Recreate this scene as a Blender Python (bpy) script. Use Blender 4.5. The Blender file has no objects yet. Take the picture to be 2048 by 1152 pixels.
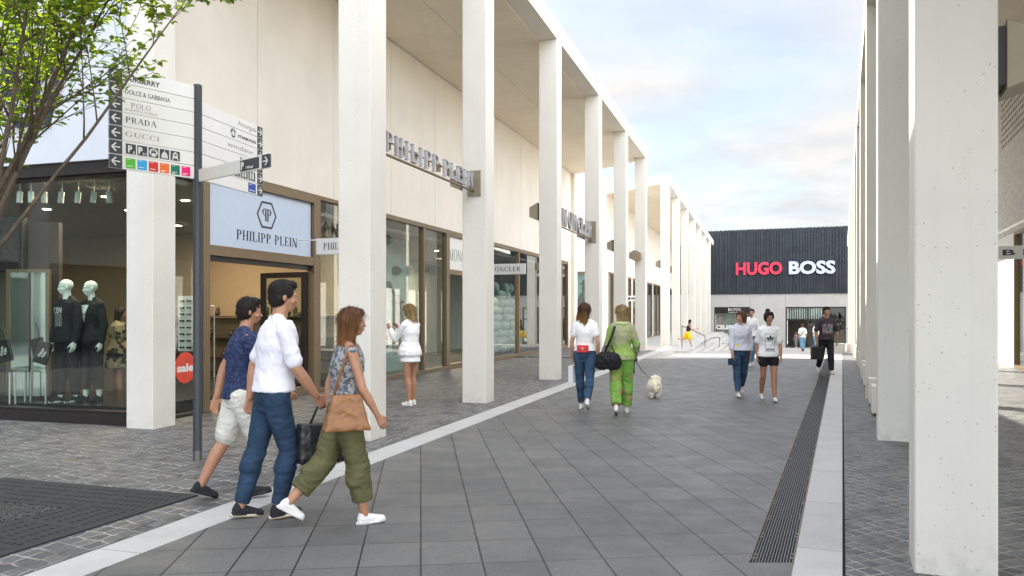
import bpy, bmesh, math, random
from mathutils import Vector, Matrix, noise
V = Vector; R = math.radians
random.seed(7)
C = bpy.context.scene.collection
SC = bpy.context.scene
# ------------------------------------------------------------------ camera, sky, sun, exposure
cam_d = bpy.data.cameras.new('camera'); cam = bpy.data.objects.new('camera', cam_d); C.objects.link(cam)
cam.location = (0, 0, 1.6); cam.rotation_euler = (R(90), 0, 0)
cam_d.sensor_width = 36; cam_d.lens = 36 * 1600 / 2048; cam_d.shift_y = 50 / 2048
cam_d.clip_start = 0.1; cam_d.clip_end = 3000
SC.camera = cam
SUN_EL, SUN_AZ = R(41), math.atan2(-.63, .77)
w = bpy.data.worlds.new('World'); SC.world = w; w.use_nodes = True
nt = w.node_tree; N = nt.nodes; L = nt.links
N.clear()
wo = N.new('ShaderNodeOutputWorld'); bg = N.new('ShaderNodeBackground'); sky = N.new('ShaderNodeTexSky')
sky.sky_type = 'NISHITA'; sky.sun_disc = False; sky.sun_elevation = SUN_EL; sky.sun_rotation = SUN_AZ
sky.air_density = 1.0; sky.dust_density = 1.2; sky.ozone_density = 1.5
tc = N.new('ShaderNodeTexCoord'); sp = N.new('ShaderNodeSeparateXYZ'); L.new(tc.outputs['Generated'], sp.inputs[0])
def wm(op, a, b=None):
    n = N.new('ShaderNodeMath'); n.operation = op
    for i, v in enumerate((a, b)):
        if v is None: continue
        if isinstance(v, (int, float)): n.inputs[i].default_value = v
        else: L.new(v, n.inputs[i])
    return n.outputs[0]
zz = wm('ADD', wm('MAXIMUM', sp.outputs[2], 0.0), 0.16)
cb = N.new('ShaderNodeCombineXYZ'); L.new(wm('DIVIDE', sp.outputs[0], zz), cb.inputs[0]); L.new(wm('DIVIDE', sp.outputs[1], zz), cb.inputs[1])
nz = N.new('ShaderNodeTexNoise'); nz.inputs['Scale'].default_value = 1.25; nz.inputs['Detail'].default_value = 9; nz.inputs['Roughness'].default_value = .52
nz.inputs['Distortion'].default_value = .3
L.new(cb.outputs[0], nz.inputs['Vector'])
cr = N.new('ShaderNodeValToRGB'); cr.color_ramp.elements[0].position = .40; cr.color_ramp.elements[1].position = .60
cr.color_ramp.elements[0].color = (.50,.50,.50,1); cr.color_ramp.elements[1].color = (1,1,1,1)
L.new(nz.outputs['Fac'], cr.inputs[0])
nz2 = N.new('ShaderNodeTexNoise'); nz2.inputs['Scale'].default_value = 2.6; nz2.inputs['Detail'].default_value = 6
L.new(cb.outputs[0], nz2.inputs['Vector'])
cc = N.new('ShaderNodeValToRGB'); cc.color_ramp.elements[0].position = .38; cc.color_ramp.elements[1].position = .62
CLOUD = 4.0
cc.color_ramp.elements[0].color = (.79,.82,.86,1); cc.color_ramp.elements[1].color = (1,.985,.96,1)
L.new(nz2.outputs['Fac'], cc.inputs[0])
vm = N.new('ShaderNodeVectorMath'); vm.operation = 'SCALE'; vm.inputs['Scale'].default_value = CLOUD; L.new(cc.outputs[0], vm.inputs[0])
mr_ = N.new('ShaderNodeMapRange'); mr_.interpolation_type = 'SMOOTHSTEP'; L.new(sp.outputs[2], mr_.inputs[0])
for i_, v_ in enumerate((.38, .85, .52, 1.5)): mr_.inputs[i_ + 1].default_value = v_  # sky overhead, above the view, is also raised as added fill light
mb_ = N.new('ShaderNodeMapRange'); mb_.interpolation_type = 'SMOOTHSTEP'; L.new(wm('SUBTRACT', wm('MULTIPLY', sp.outputs[0], .75), wm('MULTIPLY', sp.outputs[1], .66)), mb_.inputs[0])  # added boost: sky opposite the sun, out of view, brightened to light the walls
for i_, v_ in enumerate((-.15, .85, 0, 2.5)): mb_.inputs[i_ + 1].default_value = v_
mx = N.new('ShaderNodeMix'); mx.data_type = 'RGBA'
L.new(cr.outputs[0], mx.inputs['Factor']); L.new(sky.outputs[0], mx.inputs['A']); L.new(vm.outputs[0], mx.inputs['B'])
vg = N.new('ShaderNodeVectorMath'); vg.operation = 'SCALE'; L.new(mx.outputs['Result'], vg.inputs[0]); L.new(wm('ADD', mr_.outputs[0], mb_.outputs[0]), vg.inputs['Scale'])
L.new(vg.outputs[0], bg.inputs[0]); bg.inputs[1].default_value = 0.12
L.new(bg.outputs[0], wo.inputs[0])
sd = bpy.data.lights.new('sun', 'SUN'); sun = bpy.data.objects.new('sun', sd); C.objects.link(sun)
sd.energy = 4.2; sd.angle = R(.53); sd.color = (1, .93, .82)
sdir = V((math.sin(SUN_AZ) * math.cos(SUN_EL), math.cos(SUN_AZ) * math.cos(SUN_EL), math.sin(SUN_EL)))
sun.rotation_euler = sdir.to_track_quat('Z', 'Y').to_euler(); sun.location = (0, 0, 30)
vs = SC.view_settings; SC.display_settings.display_device = 'sRGB'
vs.view_transform = 'Standard'; vs.look = 'None'; vs.exposure = 1.98; vs.gamma = 1; vs.use_curve_mapping = False
SC.cycles.max_bounces = 10; SC.cycles.diffuse_bounces = 5; SC.cycles.glossy_bounces = 4; SC.cycles.transparent_max_bounces = 16
SC.cycles.use_denoising = True; SC.cycles.caustics_reflective = False; SC.cycles.caustics_refractive = False
# ------------------------------------------------------------------ materials
M = {}
class NT:
    def __init__(s, name):
        s.m = bpy.data.materials.new(name); s.m.use_nodes = True; s.t = s.m.node_tree; s.n = s.t.nodes; s.l = s.t.links
        s.b = s.n['Principled BSDF']; s.out = s.n['Material Output']
        s.co = s.n.new('ShaderNodeTexCoord').outputs['Object']
        M[name] = s.m
    def set(s, inp, v):
        if hasattr(v, 'is_linked') or hasattr(v, 'links'): s.l.new(v, inp)
        else:
            if hasattr(inp.default_value, '__len__') and len(v) == 3 and len(inp.default_value) == 4: v = (*v, 1)
            inp.default_value = v
    def math(s, op, a, b=None, c=None):
        n = s.n.new('ShaderNodeMath'); n.operation = op
        for i, v in enumerate((a, b, c)):
            if v is not None: s.set(n.inputs[i], v)
        return n.outputs[0]
    def noise(s, scale, detail=3, rough=.5, vec=None, dist=0):
        n = s.n.new('ShaderNodeTexNoise'); n.inputs['Scale'].default_value = scale; n.inputs['Detail'].default_value = detail
        n.inputs['Roughness'].default_value = rough; n.inputs['Distortion'].default_value = dist
        s.l.new(vec or s.co, n.inputs['Vector']); return n.outputs['Fac']
    def ramp(s, f, stops):
        n = s.n.new('ShaderNodeValToRGB'); e = n.color_ramp.elements
        while len(e) < len(stops): e.new(.5)
        for i, (p, c) in enumerate(stops):
            e[i].position = p; e[i].color = (*c, 1) if hasattr(c, '__len__') else (c, c, c, 1)
        s.l.new(f, n.inputs[0]); return n.outputs[0]
    def mix(s, f, a, b, mode='MIX'):
        n = s.n.new('ShaderNodeMix'); n.data_type = 'RGBA'; n.blend_type = mode
        s.set(n.inputs['Factor'], f); s.set(n.inputs['A'], a); s.set(n.inputs['B'], b); return n.outputs['Result']
    def bump(s, h, strength=.3, dist=.01):
        n = s.n.new('ShaderNodeBump'); n.inputs['Strength'].default_value = strength; n.inputs['Distance'].default_value = dist
        s.l.new(h, n.inputs['Height']); s.l.new(n.outputs[0], s.b.inputs['Normal']); return n
    def vmap(s, loc=(0,0,0), rot=(0,0,0), scale=(1,1,1)):
        n = s.n.new('ShaderNodeMapping'); n.inputs['Location'].default_value = loc; n.inputs['Rotation'].default_value = rot
        n.inputs['Scale'].default_value = scale; s.l.new(s.co, n.inputs[0]); return n.outputs[0]
    def sep(s, v=None):
        n = s.n.new('ShaderNodeSeparateXYZ'); s.l.new(v or s.co, n.inputs[0]); return n.outputs
    def fin(s, col=None, rough=.6, metal=0):
        if col is not None: s.set(s.b.inputs['Base Color'], col)
        s.set(s.b.inputs['Roughness'], rough); s.b.inputs['Metallic'].default_value = metal
        return s.m
def simple(name, col, rough=.6, metal=0, var=.12, sc=8, bump=0, bsc=60, em=0):
    t = NT(name)
    c = t.mix(t.ramp(t.noise(sc, 4), [(.3, 0.), (.7, 1.)]), tuple(x * (1 - var) for x in col), tuple(min(1, x * (1 + var)) for x in col))
    t.fin(c, rough, metal)
    if bump: t.bump(t.noise(bsc, 4), bump, .004)
    if em: t.b.inputs['Emission Color'].default_value = (*col, 1); t.b.inputs['Emission Strength'].default_value = em
    return t.m
def concrete(name, col, pits=True, streak=.05):
    t = NT(name)
    big = t.noise(.8, 5, .6)
    c = t.mix(t.ramp(big, [(.32, 0.), (.68, 1.)]), tuple(x * .94 for x in col), tuple(min(.9, x * 1.04) for x in col)); c = t.mix(t.ramp(t.noise(4.5, 6, .72), [(.48, 0.), (.75, .14)]), c, tuple(x * .85 for x in col))
    st = t.noise(1, 4, .6, t.vmap(scale=(3, 3, .35)))
    c = t.mix(t.math('MULTIPLY', t.ramp(st, [(.45, 0.), (.75, 1.)]), streak * 4), c, tuple(x * .8 for x in col))
    fine = t.noise(90, 3)
    c = t.mix(t.math('MULTIPLY', fine, .12), c, tuple(x * .7 for x in col))
    if pits:
        vo = t.n.new('ShaderNodeTexVoronoi'); vo.inputs['Scale'].default_value = 34; t.l.new(t.co, vo.inputs['Vector'])
        wn = t.n.new('ShaderNodeSeparateColor'); t.l.new(vo.outputs['Color'], wn.inputs[0])
        rad = t.math('MULTIPLY', t.math('POWER', wn.outputs[0], 2.2), .22)
        pit = t.math('LESS_THAN', vo.outputs['Distance'], rad)
        msk = t.math('MULTIPLY', pit, t.math('GREATER_THAN', t.noise(2.2, 3), .43))
        c = t.mix(t.math('MULTIPLY', msk, .5), c, (.2, .17, .14))
        zz_ = t.sep()[2]; low = t.ramp(zz_, [(0.0, 1.), (.30, 0.)]); c = t.mix(t.math('MULTIPLY', low, t.ramp(t.noise(9, 5, .7), [(.42, 0.), (.62, .32)])), c, (.34, .32, .28))
        c = t.mix(t.ramp(t.noise(1, 5, .7, t.vmap(scale=(14, 14, .5))), [(.56, 0.), (.72, .10)]), c, (.42, .40, .36))
        t.bump(t.math('SUBTRACT', t.math('MULTIPLY', fine, .3), msk), .35, .004)
    else: t.bump(fine, .08, .003)
    return t.fin(c, .75)
concrete('column_concrete', (.70, .665, .60))
concrete('panel_concrete', (.79, .735, .65), pits=False, streak=.03)
concrete('soffit_concrete', (.86, .76, .61), pits=False)
concrete('side_shaded_render', (.56, .585, .63), pits=False, streak=.02)  # bluish shade of the side wall is put into this colour
concrete('grey_concrete', (.42, .41, .39), pits=False)
concrete('white_render', (.76, .75, .73), pits=False, streak=.02)
concrete('light_stone', (.46, .45, .43), pits=False)
def cobble(name, rot, sc, rnd_, wave, base, mort, gap=.05, asp=1.0):
    t = NT(name)
    m = t.vmap(rot=(0, 0, rot), scale=(sc, sc * asp, sc))
    x, y, z = t.sep(m)
    x2 = t.math('ADD', x, t.math('MULTIPLY', t.math('SUBTRACT', t.noise(.75, 2), .5), wave * 4 * sc))
    y2 = t.math('ADD', y, t.math('MULTIPLY', t.math('SUBTRACT', t.noise(.6, 2, vec=t.vmap(loc=(7, 3, 0))), .5), wave * 4 * sc))
    x3 = t.math('ADD', x2, t.math('MULTIPLY', t.math('SUBTRACT', t.noise(17, 2), .5), .16)); y3 = t.math('ADD', y2, t.math('MULTIPLY', t.math('SUBTRACT', t.noise(17, 2, vec=t.vmap(loc=(3, 9, 0))), .5), .16))
    cbn = t.n.new('ShaderNodeCombineXYZ'); t.l.new(x3, cbn.inputs[0]); t.l.new(y3, cbn.inputs[1])
    def vor(feat):
        v = t.n.new('ShaderNodeTexVoronoi'); v.voronoi_dimensions = '2D'; v.feature = feat; v.inputs['Scale'].default_value = 1; v.inputs['Randomness'].default_value = rnd_
        t.l.new(cbn.outputs[0], v.inputs['Vector']); return v
    ve = vor('DISTANCE_TO_EDGE'); vc = vor('F1')
    sc_ = t.n.new('ShaderNodeSeparateColor'); t.l.new(vc.outputs['Color'], sc_.inputs[0])
    c = t.mix(sc_.outputs[0], tuple(v * .60 for v in base), tuple(v * 1.45 for v in base))
    c = t.mix(t.math('MULTIPLY', t.math('GREATER_THAN', sc_.outputs[1], .78), .5), c, (base[0] * 1.5, base[1] * 1.3, base[2] * 1.05))
    c = t.mix(t.math('MULTIPLY', t.noise(55, 5, .7), .6), c, tuple(v * .4 for v in base))
    c = t.mix(t.ramp(t.noise(110, 2), [(.55, 0.), (.75, .5)]), c, tuple(min(1, v * 2.2) for v in base))
    joint = t.ramp(t.math('DIVIDE', ve.outputs['Distance'], gap), [(.55, 1.), (1.0, 0.)])
    jc = t.mix(t.ramp(t.noise(3.5, 3), [(.36, 0.), (.56, 1.)]), (.045, .042, .038), mort)
    c = t.mix(joint, c, jc)
    h = t.math('ADD', t.math('MULTIPLY', t.noise(28, 4), .30), t.ramp(t.math('DIVIDE', ve.outputs['Distance'], gap * 4), [(.05, 0.), (.6, 1.)]))
    t.bump(h, .6, .018)
    return t.fin(c, t.ramp(t.noise(40, 2), [(.3, .42), (.8, .75)]))
cobble('sett_paving', R(23), 8.2, .30, .06, (.092, .095, .100), (.33, .305, .27), gap=.075, asp=.80)
cobble('diamond_setts', -R(22.6), 8.6, .12, .012, (.098, .104, .110), (.30, .285, .26), gap=.07)
def slabs():
    t = NT('slab_paving')
    th = R(6.5)
    x, y, z = t.sep()
    s_ = t.math('ADD', t.math('MULTIPLY', x, math.cos(th)), t.math('MULTIPLY', y, math.sin(th)))
    q = t.math('ADD', t.math('MULTIPLY', x, -math.sin(th)), t.math('MULTIPLY', y, math.cos(th)))
    su = t.math('DIVIDE', s_, .394); qu = t.math('DIVIDE', q, .511)
    def edge(v, half):
        f = t.math('FRACT', v); d = t.math('MINIMUM', f, t.math('SUBTRACT', 1.0, f)); return t.math('LESS_THAN', d, half)
    ja = edge(su, .0155); jb = edge(qu, .0105)
    cbn = t.n.new('ShaderNodeCombineXYZ'); t.l.new(t.math('FLOOR', su), cbn.inputs[0]); t.l.new(t.math('FLOOR', qu), cbn.inputs[1])
    wn = t.n.new('ShaderNodeTexWhiteNoise'); wn.noise_dimensions = '2D'; t.l.new(cbn.outputs[0], wn.inputs['Vector'])
    c = t.mix(wn.outputs['Value'], (.070, .071, .073), (.142, .139, .134))
    c = t.mix(t.ramp(t.noise(220, 2), [(.35, 0.), (.7, .5)]), c, (.2, .2, .2))
    c = t.mix(t.ramp(t.noise(140, 2), [(.5, 0.), (.8, .7)]), c, (.035, .035, .037))
    c = t.mix(t.ramp(t.noise(38, 5, .75), [(.42, 0.), (.62, .55)]), c, (.060, .060, .061)); c = t.mix(t.ramp(t.noise(62, 4, .7, t.vmap(loc=(5, 2, 0))), [(.55, 0.), (.70, .6)]), c, (.25, .245, .235))
    c = t.mix(t.ramp(t.noise(1.1, 6, .62), [(.4, 0.), (.75, .5)]), c, (.155, .15, .142))
    c = t.mix(t.ramp(t.noise(6, 5, .7), [(.6, 0.), (.72, .3)]), c, (.05, .05, .05))
    vo = t.n.new('ShaderNodeTexVoronoi'); vo.inputs['Scale'].default_value = 3.1; t.l.new(t.co, vo.inputs['Vector'])
    c = t.mix(t.math('MULTIPLY', t.math('LESS_THAN', vo.outputs['Distance'], .035), .55), c, (.3, .3, .29))
    c = t.mix(t.ramp(t.noise(.23, 4, .6), [(.4, 0.), (.65, .35)]), c, (.045, .044, .043)); c = t.mix(t.math('MULTIPLY', jb, .85), c, (.015, .015, .015)); c = t.mix(ja, c, (.008, .008, .009))
    h = t.math('ADD', t.math('SUBTRACT', t.math('MULTIPLY', t.noise(200, 2), .15), t.math('ADD', ja, jb)), t.math('MULTIPLY', wn.outputs['Value'], .12))
    t.bump(h, .5, .006)
    t.fin(c, t.ramp(t.noise(3, 4), [(.3, .42), (.7, .62)]))
slabs()
def granite(name, base, ang, L_=1.45):
    t = NT(name)
    x, y, z = t.sep()
    u_ = t.math('DIVIDE', t.math('ADD', t.math('MULTIPLY', x, math.sin(ang)), t.math('MULTIPLY', y, math.cos(ang))), L_)
    f = t.math('FRACT', u_); d = t.math('MINIMUM', f, t.math('SUBTRACT', 1.0, f)); j = t.math('LESS_THAN', d, .0028)
    wn = t.n.new('ShaderNodeTexWhiteNoise'); wn.noise_dimensions = '1D'; t.l.new(t.math('FLOOR', u_), wn.inputs['W'])
    c = t.mix(wn.outputs['Value'], tuple(v * .93 for v in base), tuple(v * 1.06 for v in base))
    c = t.mix(t.ramp(t.noise(170, 2), [(.4, 0.), (.7, .5)]), c, tuple(v * .5 for v in base))
    c = t.mix(t.ramp(t.noise(2.5, 6, .65), [(.45, 0.), (.8, .5)]), c, tuple(v * .62 for v in base))
    c = t.mix(t.math('MULTIPLY', j, .85), c, (.05, .05, .05))
    t.bump(t.math('SUBTRACT', t.noise(170, 2), j), .25, .004)
    return t.fin(c, .6)
granite('kerb_granite_left', (.46, .455, .44), math.atan(.312)); granite('kerb_granite_right', (.47, .465, .455), math.atan(.413))
granite('terrace_granite', (.44, .42, .39), math.atan(.413), 1.2)
simple('base_ground', (.12, .12, .12), .8)
simple('bronze_frame', (.20, .145, .088), .42, .55, .06, 20)
simple('lamp_bronze', (.27, .225, .155), .45, .3, .05, 10)
simple('dark_frame', (.028, .024, .022), .4, .3)
simple('black_base', (.016, .015, .015), .22)
simple('anthracite', (.055, .062, .072), .42, .25, .06, 12)
simple('navy_paint', (.02, .028, .055), .35)
simple('sign_white', (.74, .73, .70), .42, 0, .02)
simple('sign_black', (.03, .032, .036), .5); simple('sign_grey_text', (.30, .29, .28), .5)
simple('steel', (.50, .49, .50), .42, .45, .05); simple('steel_light', (.62, .63, .66), .35, .6, .05)
simple('panel_blue', (.50, .58, .70), .25, 0, .02)
simple('hugo_red', (.62, .03, .075), .4); simple('boss_grey', (.50, .56, .63), .4)
simple('cladding', (.023, .028, .037), .75, 0, .25, 1.2, .2, 40)
simple('warm_wall', (.36, .27, .165), .7, 0, .05); simple('shop_grey', (.30, .33, .31), .7, 0, .1, 2)
simple('shop_floor', (.10, .09, .08), .25); simple('shop_ceiling', (.34, .30, .25), .8); simple('dark_wood', (.06, .045, .035), .5)
simple('display_green', (.42, .52, .48), .6, 0, .25, 1.5); simple('silhouette', (.07, .09, .09), .6)
simple('lamp_white', (.55, .60, .57), .5); simple('downlight_glow', (1, .86, .65), .5, 0, 0, 1, em=9)
simple('gravel', (.055, .053, .05), .85, 0, .5, 60, .8, 60)
simple('grate_iron', (.019, .020, .022), .8, 0, .25, 40, .3, 120); simple('drain_iron', (.045, .045, .047), .45, .6, .2, 30)
simple('hole_black', (.004, .004, .004), .9, 0, 0); simple('worn_steel', (.20, .195, .185), .4, .8)
simple('rust_edge', (.16, .10, .06), .6, .4)
simple('bark', (.105, .078, .055), .85, 0, .35, 30, .7, 50)
t = NT('mirror'); t.fin((.75, .80, .77), .03, 1.0)
simple('red_plastic', (.66, .06, .03), .4); simple('poster_pink', (.42, .30, .30), .5, 0, .3, 1); simple('poster_blue', (.30, .45, .50), .4)
for nm, c_ in dict(green=(.10,.47,.04), sky=(.03,.36,.70), red=(.62,.03,.03), orange=(.80,.15,.02), teal=(.01,.16,.11), pink=(.75,.01,.16), blue=(.015,.05,.36)).items():
    simple('tile_' + nm, c_, .4, 0, .02)
t = NT('glass'); t.n.remove(t.b)
lw = t.n.new('ShaderNodeLayerWeight'); lw.inputs[0].default_value = .5
fr = t.math('MINIMUM', t.math('ADD', .040, t.math('MULTIPLY', t.math('POWER', lw.outputs['Facing'], 3.6), .95)), 1.0)
tr = t.n.new('ShaderNodeBsdfTransparent'); tr.inputs[0].default_value = (.86, .91, .88, 1)
gl = t.n.new('ShaderNodeBsdfGlossy'); gl.inputs['Roughness'].default_value = .012
ms = t.n.new('ShaderNodeMixShader'); t.l.new(fr, ms.inputs[0]); t.l.new(tr.outputs[0], ms.inputs[1]); t.l.new(gl.outputs[0], ms.inputs[2])
t.l.new(ms.outputs[0], t.out.inputs[0])
t = NT('white_brick')
m_ = t.vmap(rot=(0, 0, math.atan(.413)))
x, y, z = t.sep(m_)
cbn = t.n.new('ShaderNodeCombineXYZ'); t.l.new(y, cbn.inputs[0]); t.l.new(z, cbn.inputs[1])
b = t.n.new('ShaderNodeTexBrick'); b.inputs['Scale'].default_value = 1; b.inputs['Brick Width'].default_value = .25; b.inputs['Row Height'].default_value = .083
b.inputs['Mortar Size'].default_value = .008; b.inputs['Color1'].default_value = (.50, .48, .45, 1); b.inputs['Color2'].default_value = (.62, .60, .56, 1); b.inputs['Mortar'].default_value = (.40, .385, .36, 1)
t.l.new(cbn.outputs[0], b.inputs['Vector']); t.bump(t.math('SUBTRACT', 1.0, b.outputs['Fac']), .4, .01); t.fin(b.outputs['Color'], .8)
def leafmat(name, c1, c2, c3):
    t = NT(name); t.n.remove(t.b)
    oi = t.n.new('ShaderNodeNewGeometry')
    c = t.ramp(oi.outputs['Random Per Island'], [(0, c1), (.6, c2), (1, c3)])
    d = t.n.new('ShaderNodeBsdfDiffuse'); tl = t.n.new('ShaderNodeBsdfTranslucent'); g = t.n.new('ShaderNodeBsdfGlossy'); g.inputs['Roughness'].default_value = .4
    t.l.new(c, d.inputs[0]); cm = t.mix(.4, c, (.45, .62, .03)); t.l.new(cm, tl.inputs[0])
    a = t.n.new('ShaderNodeMixShader'); a.inputs[0].default_value = .52; t.l.new(d.outputs[0], a.inputs[1]); t.l.new(tl.outputs[0], a.inputs[2])
    e = t.n.new('ShaderNodeMixShader'); e.inputs[0].default_value = .05; t.l.new(a.outputs[0], e.inputs[1]); t.l.new(g.outputs[0], e.inputs[2])
    t.l.new(e.outputs[0], t.out.inputs[0])
leafmat('leaves', (.06, .125, .012), (.15, .25, .018), (.36, .40, .025))
def cloth(name, col, wv=.15, pat=None, rough=.8, bsc=22, bs=.35, col2=None, psc=9, thr=(.48, .54), stretch=(1,1,1)):
    t = NT(name)
    v = t.vmap(scale=stretch)
    c = t.mix(t.ramp(t.noise(7, 4), [(.3, 0.), (.7, 1.)]), tuple(x * (1 - wv) for x in col), tuple(min(1, x * (1 + wv)) for x in col))
    if col2: c = t.mix(t.ramp(t.noise(psc, 3, .55, v), [(thr[0], 0.), (thr[1], 1.)]), c, col2)
    t.fin(c, rough); t.bump(t.noise(bsc, 4, .6, v), bs, .012)
    t.b.inputs['Sheen Weight'].default_value = .0; t.b.inputs['Specular IOR Level'].default_value = .25
    return t.m
# ------------------------------------------------------------------ mesh helpers
class MB:
    def __init__(s): s.v = []; s.f = []
    def add(s, vs, fs):
        o = len(s.v); s.v += [tuple(p) for p in vs]; s.f += [tuple(i + o for i in f) for f in fs]; return s
    def hexa(s, p): return s.add(p, [(0,3,2,1),(4,5,6,7),(0,1,5,4),(1,2,6,5),(2,3,7,6),(3,0,4,7)])
    def box(s, x0, x1, y0, y1, z0, z1): return s.hexa([(x0,y0,z0),(x1,y0,z0),(x1,y1,z0),(x0,y1,z0),(x0,y0,z1),(x1,y0,z1),(x1,y1,z1),(x0,y1,z1)])
    def obox(s, o, r, n, up, a0, a1, b0, b1, c0, c1):
        return s.hexa([o + r * a + n * b + up * c for a, b, c in ((a0,b0,c0),(a1,b0,c0),(a1,b1,c0),(a0,b1,c0),(a0,b0,c1),(a1,b0,c1),(a1,b1,c1),(a0,b1,c1))])
    def prism(s, pts, vec):
        n = len(pts); vec = V(vec)
        return s.add([V(p) for p in pts] + [V(p) + vec for p in pts], [tuple(range(n))[::-1], tuple(range(n, 2 * n))] + [(i, (i + 1) % n, (i + 1) % n + n, i + n) for i in range(n)])
    def tube(s, pts, rad, n=8, cap=True):
        pts = [V(p) for p in pts]; rad = rad if hasattr(rad, '__len__') else [rad] * len(pts)
        o = len(s.v); pu = None
        for i, p in enumerate(pts):
            d = (pts[min(i + 1, len(pts) - 1)] - pts[max(i - 1, 0)]).normalized()
            if pu is None: pu = d.orthogonal().normalized()
            pu = (pu - d * pu.dot(d)).normalized(); pv = d.cross(pu)
            for k in range(n):
                a = 2 * math.pi * k / n; s.v.append(tuple(p + (pu * math.cos(a) + pv * math.sin(a)) * rad[i]))
        for i in range(len(pts) - 1):
            for k in range(n):
                a, b = o + i * n + k, o + i * n + (k + 1) % n; s.f.append((a, b, b + n, a + n))
        if cap:
            s.f.append(tuple(o + k for k in range(n))[::-1]); e = o + (len(pts) - 1) * n; s.f.append(tuple(e + k for k in range(n)))
        return s
    def rc(s, p0, p1, r0, r1, n=12):
        p0, p1 = V(p0), V(p1); d = (p1 - p0)
        if d.length < 1e-5: d = V((0, 0, 1e-4)); p1 = p0 + d
        d.normalize(); pts = []; rr = []
        for a in (80, 50, 22): pts.append(p0 - d * r0 * math.sin(R(a))); rr.append(r0 * math.cos(R(a)))
        pts += [p0, p1]; rr += [r0, r1]
        for a in (22, 50, 80): pts.append(p1 + d * r1 * math.sin(R(a))); rr.append(r1 * math.cos(R(a)))
        return s.tube(pts, rr, n)
    def ell(s, c, r, rot=None, n=14, m=9):
        c = V(c); o = len(s.v); vs = []
        for i in range(1, m):
            ph = math.pi * i / m
            for k in range(n):
                a = 2 * math.pi * k / n
                p = V((r[0] * math.sin(ph) * math.cos(a), r[1] * math.sin(ph) * math.sin(a), -r[2] * math.cos(ph)))
                if rot: p = rot @ p
                vs.append(c + p)
        b = V((0, 0, -r[2])); tp = V((0, 0, r[2]))
        if rot: b = rot @ b; tp = rot @ tp
        fs = []
        for i in range(m - 2):
            for k in range(n):
                a, a2 = i * n + k, i * n + (k + 1) % n; fs.append((a, a2, a2 + n, a + n))
        vs += [c + b, c + tp]; q = (m - 1) * n
        for k in range(n): fs.append((q, (k + 1) % n, k)); fs.append((q + 1, (m - 2) * n + k, (m - 2) * n + (k + 1) % n))
        return s.add(vs, fs)
    def loft(s, secs, n=20, pw=1.0):
        o = len(s.v)
        for c, rx, ry in secs:
            for k in range(n):
                a = 2 * math.pi * k / n; ca, sa = math.cos(a), math.sin(a)
                s.v.append((c[0] + rx * math.copysign(abs(ca) ** pw, ca), c[1] + ry * math.copysign(abs(sa) ** pw, sa), c[2]))
        for i in range(len(secs) - 1):
            for k in range(n):
                a, b = o + i * n + k, o + i * n + (k + 1) % n; s.f.append((a, b, b + n, a + n))
        s.f.append(tuple(o + k for k in range(n))[::-1]); e = o + (len(secs) - 1) * n; s.f.append(tuple(e + k for k in range(n)))
        return s
    def build(s, name, mat, parent=None, smooth=False, bevel=0, keep=True):
        me = bpy.data.meshes.new(name); me.from_pydata(s.v, [], s.f); me.update()
        bm = bmesh.new(); bm.from_mesh(me); bmesh.ops.recalc_face_normals(bm, faces=bm.faces); bm.to_mesh(me); bm.free()
        return link(name, me, mat, parent, smooth, bevel, keep)
def link(name, me, mat, parent=None, smooth=False, bevel=0, keep=True):
    o = bpy.data.objects.new(name, me); C.objects.link(o)
    if mat: me.materials.clear(); me.materials.append(M[mat] if isinstance(mat, str) else mat)
    if smooth: me.polygons.foreach_set('use_smooth', [True] * len(me.polygons))
    if bevel:
        b = o.modifiers.new('bevel', 'BEVEL'); b.width = bevel; b.segments = 2; b.limit_method = 'ANGLE'
    if parent: par(o, parent, keep)
    return o
def wmat(o):
    m = o.matrix_basis.copy()
    if o.parent: m = wmat(o.parent) @ o.matrix_parent_inverse @ m
    return m
def par(o, p, keep=True):
    o.parent = p
    if keep: o.matrix_parent_inverse = wmat(p).inverted()
def thing(name, label, cat, loc=(0,0,0), rz=0, group=None):
    o = bpy.data.objects.new(name, None); C.objects.link(o); o.empty_display_size = .2
    o.location = loc; o.rotation_euler = (0, 0, rz); o['label'] = label; o['category'] = cat
    if group: o['group'] = group
    return o
def tag(o, label, cat, group=None):
    o['label'] = label; o['category'] = cat
    if group: o['group'] = group
    return o
def struct(o, kind='structure'): o['kind'] = kind; return o
def dup(root, loc, label=None, rz=None, group=None):
    r = root.copy(); C.objects.link(r); r.location = loc
    if rz is not None: r.rotation_euler = (0, 0, rz)
    if label: r['label'] = label
    if group: r['group'] = group
    for ch in list(root.children):
        c = ch.copy(); C.objects.link(c); c.parent = r
        for g in list(ch.children):
            d = g.copy(); C.objects.link(d); d.parent = c
    return r
class Fr:
    def __init__(s, o, slope):
        a = math.atan(slope); s.o = V((o[0], o[1], 0)); s.e = V((math.sin(a), math.cos(a), 0)); s.n = V((math.cos(a), -math.sin(a), 0)); s.z = V((0, 0, 1))
    def p(s, u, w, z=0): return s.o + s.e * u + s.n * w + s.z * z
    def box(s, mb, u0, u1, w0, w1, z0, z1): return mb.obox(s.o, s.e, s.n, s.z, u0, u1, w0, w1, z0, z1)
FL = Fr((-4.88, 0), .312); FRt = Fr((.442, 0), .413)
def gz(y): return 0 if y < 28 else (-.036 * (y - 28) if y < 80 else -1.872)
def wpt(px, py, Y): return V(((px - 1024) / 1600 * Y, Y, 1.6 + (626 - py) * Y / 1600))
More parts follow.
